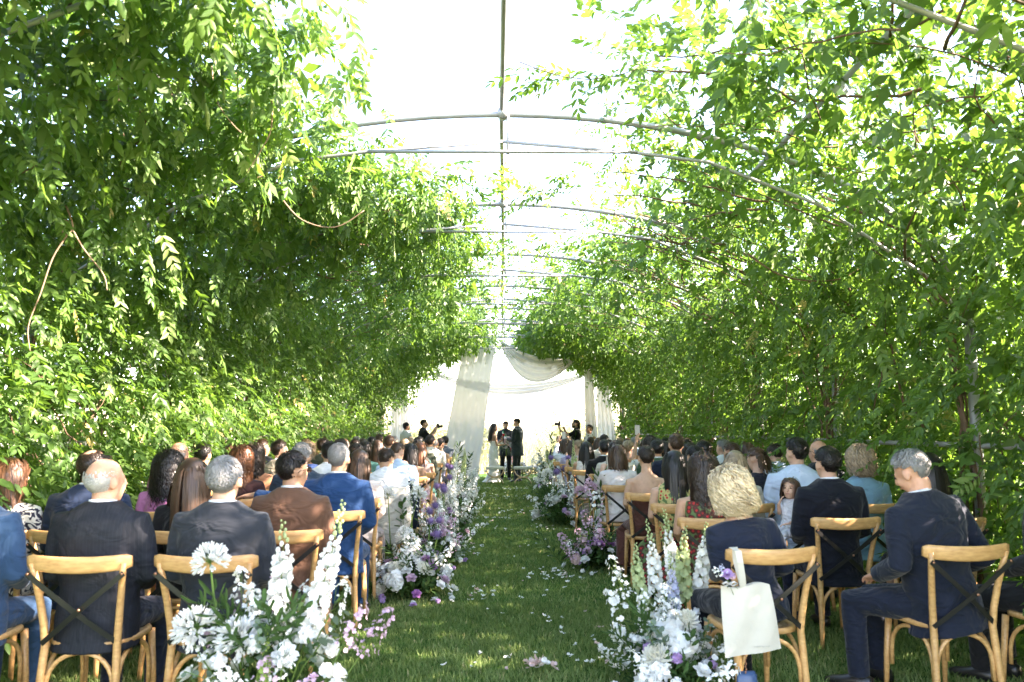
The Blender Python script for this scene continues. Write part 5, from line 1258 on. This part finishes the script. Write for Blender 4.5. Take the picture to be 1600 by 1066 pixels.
mound(.35, 24.3, .9, .35, .45, 'low white flower bank on the grass behind the officiant',
      [('lisianthus', WH, 22, 1.5), ('carnation', CR, 14, 1.5), ('filler_sprig', WH, 14, 1.6)], 36)

# ------------------------------------------------------------------ fallen petals
def m_fallen(seed):
    mb = MB(); rg = random.Random(seed)
    for i in range(5 + seed % 3):
        a = rg.uniform(0, 6.3); d = Vector((cos(a), sin(a), rg.uniform(.0, 1.1))).normalized(); b = Vector((rg.gauss(0, .010), rg.gauss(0, .010), rg.uniform(0, .010))); sd = d.cross(Vector((0, 0, 1))).normalized(); u = sd.cross(d); ln = rg.uniform(.014, .026); w_ = ln*.55
        vs = []
        for t, ww, c in ((0, .25, 0), (.35, .95, -.10), (.7, .9, -.05), (1, .35, .14)):
            for s_ in (-1, 0, 1): vs.append(b + d*ln*t + sd*(w_*ww*s_) + u*(ln*(c + (.12 if s_ else 0))))
        mb.add(vs, [(3*i+j, 3*i+j+1, 3*i+j+4, 3*i+j+3) for i in range(3) for j in range(2)])
    return mb.mesh('fallen_petal')
FP = [m_fallen(i) for i in range(6)]
pet = []
prg = random.Random(77)
def pgauss(cx, cy, sx, sy, n):
    for i in range(int(n*.7)): pet.append((prg.gauss(cx, sx), prg.gauss(cy, sy)))
pgauss(.40, 5.4, .28, .25, 18); pgauss(.62, 5.2, .12, .2, 22); pgauss(.40, 6.4, .25, .4, 14); pgauss(-.15, 5.1, .12, .12, 8); pgauss(.55, 8.2, .16, .16, 46); pgauss(-.25, 7.4, .15, .3, 26); pgauss(.2, 8.2, .30, .6, 8); pgauss(.15, 7.2, .22, .4, 10)
pgauss(-.3, 9.8, .14, .4, 20); pgauss(.45, 10.0, .15, .6, 12)
pgauss(.3, 12.2, .35, .3, 22); pgauss(-.2, 13.4, .3, .12, 30); pgauss(.3, 14.3, .35, .2, 34); pgauss(0, 17.6, .5, .28, 46); pgauss(.05, 19.9, .5, .25, 55)
pgauss(0, 14, .5, 3.2, 45)
pet = [p for p in pet if -.75 < p[0] < .95 and p[1] > 4.9]; pet.sort(key=lambda p: p[1])
for i, (x, y) in enumerate(pet[:170]):
    o = obj('fallen_petal', FP[i % 6], M['pwhite' if i % 7 else 'pblush']); o.location = (x, y, .030); o.rotation_euler = (prg.uniform(-.3, .3), prg.uniform(-.3, .3), prg.uniform(0, 6.3)); o.scale = [prg.uniform(.5, .95)]*3
    tag(o, 'white flower petals fallen on the aisle grass', 'petal', 'petals scattered on the aisle')
rest = MB()
for i, (x, y) in enumerate(pet[170:]):
    a = prg.uniform(0, 6.3)
    for q in range(2):
        a += 2; d = Vector((cos(a), sin(a), .3)); petal(rest, (x, y, .035), d, (0, 0, 1), prg.uniform(.022, .035), .011, .2)
tag(obj('petal_scatter', rest.mesh('petals'), M['pwhite']), 'bands of white petals strewn across the far aisle', 'petals', kind='stuff')
t = empty('fallen_rose', (.22, 5.02, .02)); tag(t, 'crumpled blush petal heap at the bottom edge of the aisle', 'flower')
for i in range(9): 
    o = obj('petal', FP[i % 6], M['pblush' if i % 3 else 'pwhite'], t); o.location = (prg.gauss(0, .05), prg.gauss(0, .02), .02+.01*i*.4); o.rotation_euler = (prg.uniform(-.5, .5), prg.uniform(-.5, .5), prg.uniform(0, 6.3)); o.scale = (1.6,)*3

# ------------------------------------------------------------------ sheer drapes over the altar
def sheer(name, tr):
    m, n, out = new_mat(name)
    d = n.nodes.new('ShaderNodeBsdfDiffuse'); d.inputs[0].default_value = (.53, .53, .525, 1)
    t = n.nodes.new('ShaderNodeBsdfTranslucent'); t.inputs[0].default_value = (.53, .53, .525, 1)
    x = n.nodes.new('ShaderNodeBsdfTransparent')
    a = n.nodes.new('ShaderNodeMixShader'); a.inputs[0].default_value = .5; n.links.new(d.outputs[0], a.inputs[1]); n.links.new(t.outputs[0], a.inputs[2])
    b = n.nodes.new('ShaderNodeMixShader'); b.inputs[0].default_value = tr; n.links.new(a.outputs[0], b.inputs[1]); n.links.new(x.outputs[0], b.inputs[2]); n.links.new(b.outputs[0], out.inputs[0])
    return m
M['sheer'] = sheer('sheer cloth', .04); M['sheer2'] = sheer('very sheer cloth', .62); M['veil'] = sheer('veil tulle', .5)
def cloth_sheet(name, fn, nu, nv, mat, label=None, parent=None, cat='drape'):
    V = np.array([fn(i/(nu-1), j/(nv-1)) for j in range(nv) for i in range(nu)]); i = np.arange((nv-1)*nu).reshape(nv-1, nu)[:, :-1].ravel(); Q = np.stack([i, i+1, i+nu+1, i+nu], 1)
    o = obj(name, np_mesh(name, V, Q), M[mat], parent)
    if label: tag(o, label, cat, 'sheer white drapes over the altar')
    return o
def lerp(a, b, t): return a+(b-a)*t
def drop(x0, x1, xb0, xb1, y, yb, zt, zt2, zb, folds, amp, label, mat='sheer', ph=0.0):
    def f(u, v):
        x = lerp(lerp(x0, x1, u), lerp(xb0, xb1, u), v**.9); z = lerp(lerp(zt, zt2, u), zb, v)
        fo = amp*(.45+.55*v)*sin(u*folds*2*pi+ph+.6*sin(v*3+ph)); return (x + .3*fo, lerp(y, yb, v)+fo+.03*sin(v*7+u*4), z)
    cloth_sheet('sheer_drape', f, int(folds*8)+1, 26, mat, label)
def swag(p0, p1, sag0, sag1, label, folds=3, depth=.12, mat='sheer', skew=.0):
    p0, p1 = Vector(p0), Vector(p1)
    def f(u, v):
        s_ = 4*u*(1-u); p = p0.lerp(p1, u); uu = u + skew*s_*.3
        w_ = lerp(sag0, sag1, v)*s_ + .06*(v-.5)*-1; bell = depth*sin(v*folds*2*pi+u*2)*(.25+.75*s_)
        return (p.x + skew*s_*v, p.y + bell + .10*s_*(v-.5), p.z - w_)
    cloth_sheet('sheer_swag', f, 40, folds*8+1, mat, label)
drop(-.98, -.14, -1.68, -.66, 21.18, 20.9, 3.93, 3.96, .02, 4, .020, 'tall sheer white drape falling from the hoop to the grass left of bride')
swag((-.14, 21.2, 3.96), (2.25, 21.3, 3.62), .36, 1.08, 'wide sheer swag dipping from the hoop top to the right side', 4, .05, skew=-.22)
swag((-2.55, 23.6, 3.36), (2.95, 23.6, 3.30), .48, .86, 'long white swag slung across the whole tunnel end', 3, .05)
drop(2.18, 2.36, 2.22, 2.62, 21.3, 21.35, 3.62, 3.60, .02, 2, .05, 'narrow gathered white drape hanging right of the right photographer')
drop(2.78, 3.08, 2.78, 3.46, 23.5, 23.4, 3.36, 3.2, .02, 4, .05, 'white drape gathered at the right end of the tunnel', ph=1.2)
drop(-3.22, -2.80, -3.30, -2.74, 23.5, 23.4, 3.2, 3.3, .02, 3, .05, 'white drape gathered at the left end of the tunnel', ph=.7)
drop(.50, 1.25, .55, 1.62, 24.0, 24.2, 2.75, 2.75, .02, 3, .05, 'faint see-through drape hanging behind the groom', 'sheer2', .4)
# ------------------------------------------------------------------ stools
M['gold'] = pbr('gold metal', (.55, .38, .20), .3, .5, metal=.9); M['velvet'] = pbr('cream cushion', (.68, .64, .56), .8, .2, bump=.2, bscale=60)
def stool(x, y, label):
    r = empty('curule_stool', (x, y, 0)); tag(r, label, 'stool', 'two stools before the couple')
    prof = [(.94, .40), (1.0, .415), (1.0, .455), (.96, .472), (.7, .480)]
    c = MB(); vs = []
    for a, z in prof:
        for j in range(24):
            t = 2*pi*j/24; cs, sn = cos(t), sin(t); vs.append((.255*a*math.copysign(abs(cs)**.45, cs), .18*a*math.copysign(abs(sn)**.45, sn), z))
    c.add(vs, [(i*24+j, i*24+(j+1) % 24, (i+1)*24+(j+1) % 24, (i+1)*24+j) for i in range(4) for j in range(24)] + [tuple(range(23, -1, -1)), tuple(96+j for j in range(24))]); obj('cushion', c.mesh('cushion'), M['velvet'], r)
    for s in (-1, 1):
        obj('upper_arc', MB().tube([(.235*cos(t), s*.15, .40-.21*sin(t)) for t in np.linspace(0, pi, 15)], .010, 8).mesh('arc'), M['gold'], r)
        obj('lower_arc', MB().tube([(.225*cos(t), s*.15, .005+.185*sin(t)) for t in np.linspace(0, pi, 15)], .010, 8).mesh('arc'), M['gold'], r)
    obj('stretcher', MB().tube([(0, -.15, .19), (0, .15, .19)], .009, 8).mesh('stretcher'), M['gold'], r)
stool(-.20, 21.9, 'gold curved stool with cream cushion in front of the bride'); stool(.56, 21.9, 'gold curved stool with cream cushion in front of the groom')

# ------------------------------------------------------------------ couple, officiant, photographers
F = 'face'
person(-.24, 22.55, -1.35, B(sex='f', pose='stand', h=1.0, top='strapless', bottom='gown', hpitch=.12, arms=((( -.17, .10, .17), (-.07, .27, .30), (-.04, .27, .40)), ((.20, .06, .14), (.10, .28, .16), (.06, .34, .18)))), 'tan', 'long', 'dark', W((.78, .77, .74)), W((.78, .77, .74)), 'bride with long dark hair in white gown holding a microphone', near=True, extras=(F,), shoes=False, hvar=1)
person(.42, 22.75, 1.15, B(pose='stand', h=1.045, hpitch=.38, hyaw=.15, arms=('front', 'front')), 'fair', 'short', 'dark', W((.022, .034, .034)), W((.018, .026, .026)), 'groom in dark green suit looking down beside the bride', near=True, extras=(F,))
person(.10, 23.6, pi, B(pose='stand', h=1.0, hpitch=.25, arms=('front', 'front')), 'tan', 'short', 'dark', W((.02, .024, .03)), W((.012, .012, .014)), 'officiant in dark suit with tricolour sash reading from papers', near=True, extras=(F, 'beard'))
person(-2.10, 21.5, -1.25, B(pose='stand', h=1.02, top='shirt', arms=('cam', 'cam'), sleeve='short'), 'fair', 'short', 'dark', W(BLACK), W(BLACK), 'photographer in black shirt lifting a camera left of the altar', near=True, extras=(F,))
person(1.98, 21.6, 1.45, B(pose='stand', h=1.02, top='shirt', arms=(((-.16, .24, .34), (-.08, .42, .52), (-.06, .44, .60)), 'cam'), sleeve='short'), 'fair', 'pony', 'dark', W(BLACK), W(BLACK), 'bearded videographer in black shirt and sunglasses right of the altar', near=True, extras=('sunglasses', 'beard'))
person(2.28, 21.0, 2.3, B(sex='f', pose='stand', h=.97, top='sleeveless', bottom='gown', arms=('down', 'down')), 'tan', 'bun', 'black', cloth((.66, .62, .56), kind='leafprint'), W((.5, .45, .4)), 'woman with black bun in print dress standing beside the videographer', near=True, extras=(F,))
person(-2.62, 21.9, -.9, B(pose='stand', h=.97, top='shirt', arms=('down', 'down')), 'deep', 'fade', 'black', W(WHITE), W(BLACK), 'man in white shirt and braces standing behind the left photographer', near=True)
build_people()
# ------------------------------------------------------------------ things people wear and hold
def who(txt): return next(p for p in PEOPLE if txt in p['label'])
def wm(p): return Matrix.Translation((p['x'], p['y'], p['z'])) @ rot('Z', p['rz']) @ Matrix.Scale(p['scale'], 4)
M['black'] = pbr('black plastic', (.012, .012, .013), .4, .5); M['glassy'] = pbr('camera glass', (.01, .012, .02), .08, .6)
def screen_mat():
    m, n, out = new_mat('phone screen'); e = n.nodes.new('ShaderNodeEmission'); e.inputs[0].default_value = (.30, .38, .36, 1); e.inputs[1].default_value = .10
    p = n.nodes.new('ShaderNodeBsdfPrincipled'); p.inputs[0].default_value = (.02, .03, .03, 1); p.inputs['Roughness'].default_value = .15
    a = n.nodes.new('ShaderNodeAddShader'); n.links.new(e.outputs[0], a.inputs[0]); n.links.new(p.outputs[0], a.inputs[1]); n.links.new(a.outputs[0], out.inputs[0]); return m
M['screen'] = screen_mat()
def rbox(hx, hy, hz, r=.008):
    vs = []; n = 5
    out = []
    for cx, cz, a0 in ((hx-r, hz-r, 0), (-hx+r, hz-r, pi/2), (-hx+r, -hz+r, pi), (hx-r, -hz+r, 3*pi/2)):
        for i in range(n): a = a0 + pi/2*i/(n-1); out.append((cx+r*cos(a), cz+r*sin(a)))
    k = len(out)
    for y in (-hy, hy): vs += [(x, y, z) for x, z in out]
    return MB().add(vs, [tuple(range(k)), tuple(range(2*k-1, k-1, -1))] + [(j, j+k, (j+1) % k+k, (j+1) % k) for j in range(k)])
def phone(p, where, label, tilt=-.15, yaw=0.0, land=False):
    r = empty('smartphone'); r.matrix_world = wm(p) @ Matrix.Translation(where) @ rot('Z', yaw) @ rot('X', tilt) @ (rot('Y', pi/2) if land else Matrix.Identity(4))
    r.scale = (1, 1, 1); tag(r, label, 'phone', 'phones held up by guests')
    obj('case', rbox(.037, .004, .075).mesh('case', False), M['black'], r); obj('screen', rbox(.034, .0006, .070, .006).mesh('screen', False), M['screen'], r, Matrix.Translation((0, -.0048, 0)))
    obj('camera_lens', MB().ell((.022, .005, .058), (.006, .003, .006), 8, 6).mesh('lens'), M['glassy'], r)
def hands(p):
    a = p['b'].arm; return (a[-1][3]+a[1][3])/2, a[-1][3], a[1][3]
for txt, lab_ in (('raising a phone, aisle', 'black phone held up in both hands by the woman in sheer white'), ('bent over a phone', 'phone in the hands of the man in pale blue shirt'), ('puff sleeves', 'phone held to the face by the woman in white puff sleeves'), ('lilac blouse', 'phone held by the woman in lilac blouse'), ('sunlit auburn', 'phone held by the auburn haired woman near the left drape')):
    p = who(txt); c, l, r_ = hands(p); phone(p, c + Vector((0, .02, .05)), lab_)
p = who('monochrome print'); phone(p, hands(p)[1] + Vector((0, .02, .07)), 'phone raised in one hand by the curly haired woman in monochrome print')
# cameras
def camera(p, label, up=0.0, big=False):
    c, l, r_ = hands(p); rt = empty('photo_camera'); rt.matrix_world = wm(p) @ Matrix.Translation(c + Vector((0, .05, .03+up))); tag(rt, label, 'camera')
    obj('camera_body', rbox(.068, .032, .048, .012).mesh('body', False), M['black'], rt)
    obj('viewfinder', rbox(.022, .03, .016, .006).mesh('viewfinder', False), M['black'], rt, Matrix.Translation((0, 0, .060)))
    obj('lens', MB().tube([(0, .03, 0), (0, .07, 0), (0, .075, 0), (0, .13, 0)], [.034, .034, .038, .040], 16).mesh('lens'), M['black'], rt)
    obj('front_glass', MB().ell((0, .131, 0), (.032, .006, .032), 12, 8).mesh('glass'), M['glassy'], rt)
    if big: obj('gimbal_handle', MB().tube([(0, 0, -.05), (.0, -.01, -.14), (.02, -.02, -.32)], [.014, .018, .016], 10).mesh('handle'), M['black'], rt)
camera(who('lifting a camera'), 'black camera in the hands of the left photographer'); camera(who('videographer in black'), 'black video camera on a handle held by the videographer', .05, True)
# bride: veil, microphone; bouquet; officiant: sash and papers
bp = who('bride with'); hm = bp['b'].HM
def veil(u, v):
    a = (u-.5)*2
    top = hm @ Vector((a*.07, -.09+.02*abs(a), .075)); bot = Vector((a*.42, -.55-.25*(1-a*a), .015)); q = v**1.15
    p_ = top.lerp(bot, q); p_.y -= .10*sin(pi*min(1, v*1.3))*(1-.4*abs(a)) - .02*sin(u*22)*v; p_.x += .02*sin(u*30+v*3)*v; return tuple(p_)
cloth_sheet('veil', veil, 30, 24, 'veil', None, bp['root'])
M['redfoam'] = pbr('red foam', (.55, .02, .03), .9, .1)
c, l, r_ = hands(bp)
mi = empty('microphone'); mi.matrix_world = wm(bp) @ Matrix.Translation(l + Vector((.01, .02, -.02))); tag(mi, 'microphone with red foam top held by the bride', 'microphone')
obj('handle', MB().tube([(0, .0, -.14), (0, 0, .03)], [.012, .016], 10).mesh('handle'), M['black'], mi); obj('foam', MB().ell((0, 0, .06), (.034, .034, .04), 12, 9).mesh('foam'), M['redfoam'], mi)
bq = empty('bouquet', (.12, 22.98, 1.08)); tag(bq, 'large bouquet of white roses and pink blooms between bride and groom', 'bouquet')
for i in range(26):
    d = Vector((fr.gauss(0, 1), fr.gauss(0, 1)-.4, fr.gauss(0, .8)+.3)).normalized(); put(bq, fr.choice(('peony', 'lisianthus', 'carnation', 'peony')), (d.x*.15, d.y*.13, d.z*.13), d, (fr.choice(('pwhite', 'pwhite', 'pcream', 'ppink', 'pblush')), 'stem'), fr.uniform(.9, 1.3))
for i in range(14):
    d = Vector((fr.gauss(0, 1), fr.gauss(0, .6)-.2, fr.gauss(-.6, .6))).normalized(); put(bq, 'eucalyptus_sprig', (d.x*.1, d.y*.1, d.z*.1), d, ('euc', 'stem'), .9)
obj('stem_bundle', MB().tube([(0, 0, -.05), (0, .02, -.35)], [.03, .02], 8).mesh('stems'), M['stem'], bq)
op = who('officiant')
for cname, colr, o in (('green', (.02, .30, .10), -.032), ('white', (.75, .75, .72), 0.0), ('red', (.55, .03, .04), .032)):
    m_ = pbr('sash ' + cname, colr, .6, .3); b = op['b']; T = b.T
    pts = []; sd = []
    ctr = [(.12, -.13, .46), (.12, .0, .545), (.10, .10, .46), (.04, .155, .34), (-.06, .165, .18), (-.17, .12, .02), (-.20, .10, -.20), (-.205, .09, -.42)]
    for i, q in enumerate(ctr):
        t_ = Vector(ctr[min(i+1, 7)])-Vector(ctr[max(i-1, 0)]); s_ = t_.cross(Vector((q[0], q[1]+.02, .3 if i < 2 else 0))).normalized(); pts.append(T @ (Vector(q) + s_*o)); sd.append(T.to_3x3() @ s_)
    o_ = obj('sash_band', MB().strip(pts, sd, [.0165]*8).mesh('sash'), m_, op['root'])
pp = empty('paper'); pp.matrix_world = wm(op) @ Matrix.Translation(hands(op)[0] + Vector((0, .02, .06))) @ rot('X', .7); tag(pp, 'white paper sheets held open by the officiant', 'paper')
for s in (-1, 1): obj('sheet', MB().box((s*.055, 0, .02*0), (.054, .001, .075), rot('Z', s*.2).to_3x3()).mesh('sheet', False), W((.8, .8, .8)), pp)
obj('strap', MB().tube([(.07, .10, .50), (.085, .135, .3), (.08, .13, .05)], .012, 6, flat=.3).mesh('strap'), M['black'], who('braces')['root'], who('braces')['b'].T)

# ------------------------------------------------------------------ jackets hung over chair backs, tote bag, clutch
def hung(x, y, rz, label, mat, seed):
    ph = seed*1.7
    def f(u, v):
        a = (u-.5)*2; w_ = .25 + .05*v - .03*sin(v*4)
        yy = -.338 - .015*sin(v*3) - .018*sin(u*9+ph)*v - .012*sin(u*17+v*5+ph); zz = .885 - .52*v + .02*sin(u*5+ph)*v
        if v < .12: yy = lerp(-.27, -.345, v/.12); zz = .875 + .014*sin(v/.12*pi)
        return (a*w_, yy + .05*a*a, zz)
    V = np.array([f(i/24, j/24) for j in range(25) for i in range(25)]); i = np.arange(24*25).reshape(24, 25)[:, :-1].ravel(); Q = np.stack([i, i+1, i+26, i+25], 1)
    me = np_mesh('hung_jacket', V, Q); o = obj('jacket_body', me, mat); so = o.modifiers.new('s', 'SOLIDIFY'); so.thickness = .012
    r = empty('hung_jacket', (x, y, 0), rz); o.parent = r; tag(r, label, 'jacket', 'jackets hung on chairs')
    obj('sleeve', MB().tube([(.24, -.33, .84), (.27, -.36, .70), (.265, -.375, .52), (.25, -.37, .38)], [.045, .055, .05, .045], 12, flat=.6).mesh('sleeve'), mat, r)
    obj('sleeve', MB().tube([(-.24, -.33, .84), (-.27, -.36, .70), (-.26, -.38, .52), (-.25, -.375, .42)], [.045, .055, .05, .045], 12, flat=.6).mesh('sleeve'), mat, r)
hung(-1.22, LRAIL[4]+.31, 0, 'cream linen jacket hung over the aisle chair of the bowed young man', W((.52, .48, .42)), 1)
hung(-1.25, LRAIL[5]+.31, 0, 'dark navy jacket hung over the chair of the man with a phone', W((.012, .018, .035)), 2)

M['canvas'] = pbr('natural canvas', (.52, .49, .425), .85, .15, bump=.35, bscale=14, var=.05, vscale=5)
M['print'] = pbr('pale grey print', (.40, .38, .34), .8, .2)
cx, cyy, crz = 1.34, RRAIL[0]+.31, .15
tb = empty('tote_bag'); tb.matrix_world = Matrix.Translation((cx, cyy, 0)) @ rot('Z', crz) @ Matrix.Translation((-.200, -.375, .775)); tag(tb, 'cream canvas tote bag hanging from the chair of the blond woman', 'bag')
def bagside(sgn):
    def f(u, v):
        a = (u-.5)*2; w_ = lerp(.125, .152, v) ; puff = .028*(1-a*a)*(.35+.65*sin(pi*min(1, v*.9+.1)))
        return (a*w_ + .025*v + .012*(v-.5)*(a < 0), sgn*puff + .006*sin(u*9+v*5), -.055 - .325*v + .018*a*(v-.2) + .012*sin(a*3)*(1-v))
    return f
for sgn in (-1, 1):
    V = np.array([bagside(sgn)(i/20, j/20) for j in range(21) for i in range(21)]); i = np.arange(20*21).reshape(20, 21)[:, :-1].ravel(); Q = np.stack([i, i+1, i+22, i+21], 1)
    obj('bag_panel', np_mesh('bag_panel', V, Q if sgn < 0 else Q[:, ::-1]), M['canvas'], tb)
for sgn, dx in ((-1, -.03), (1, -.015)):
    obj('strap', MB().strip([(dx+.01, sgn*.012, -.09), (dx, sgn*.030, -.02), (dx-.015, sgn*.042, .06), (dx-.015, sgn*.034+.012, .113), (dx-.015, .055, .120)], [(1, 0, 0)]*5, [.016]*5).mesh('strap', False), M['canvas'], tb)
mk = MB(); r2 = random.Random(9); xx = .02
for i in range(13):
    h_ = r2.choice((.004, .004, .0065)); wv = r2.uniform(.0025, .0045); mk.box((xx, -.031, -.345+h_/2), (wv*.35, .0005, h_*.5)); 
    if i % 2: mk.box((xx+wv*.7, -.031, -.345), (wv*.5, .0005, .0006))
    xx += wv*2
obj('printed_mark', mk.mesh('print', False), M['print'], tb)
po = empty('flower_posy'); po.matrix_world = tb.matrix_world @ Matrix.Translation((-.105, -.03, -.04)); tag(po, 'small lilac flower posy tied to the tote bag', 'posy')
put(po, 'carnation', (0, 0, .05), (-.3, -.4, 1), ('plilac',), .7); put(po, 'carnation', (.02, .0, .035), (.1, -.4, 1), ('ppink',), .65); put(po, 'lisianthus', (-.01, -.01, .04), (-.3, -.6, 1), ('plilac', 'stem'), .8); put(po, 'filler_sprig', (-.02, 0, .03), (-.9, -.2, .7), ('pwhite',), .45); put(po, 'filler_sprig', (-.01, 0, .03), (-.5, -.2, 1), ('pblue',), .4)
bow = MB()
for s in (-1, 1): bow.tube([(0, -.01, 0), (s*.02, -.02, .012), (s*.038, -.018, .004), (s*.02, -.012, -.008), (0, -.01, 0)], .006, 6, flat=.4)
obj('ribbon', bow.mesh('ribbon'), pbr('silver ribbon', (.45, .44, .42), .4, .5), po)
cl = empty('clutch_bag'); cl.matrix_world = Matrix.Translation((cx, cyy, 0)) @ rot('Z', crz) @ Matrix.Translation((-.175, -.30, .22)); tag(cl, 'small blue clutch hanging on a pale chain under the tote bag', 'bag')
obj('pouch', MB().loft([((0, 0, .07), (.04, 0, 0), (0, .006, 0)), ((0, 0, .05), (.052, 0, 0), (0, .022, 0)), ((0, 0, -.03), (.060, 0, 0), (0, .028, 0)), ((0, 0, -.075), (.05, 0, 0), (0, .012, 0))], 18).mesh('pouch'), pbr('blue satin', (.03, .07, .16), .35, .5), cl)
ch = MB()
for i in range(34): z = .07 + i*.0135; ch.ell((-.015+.004*(i % 2), -.02, z), (.0038, .0038, .0075), 6, 5)
obj('chain', ch.mesh('chain'), M['rivet'], cl)
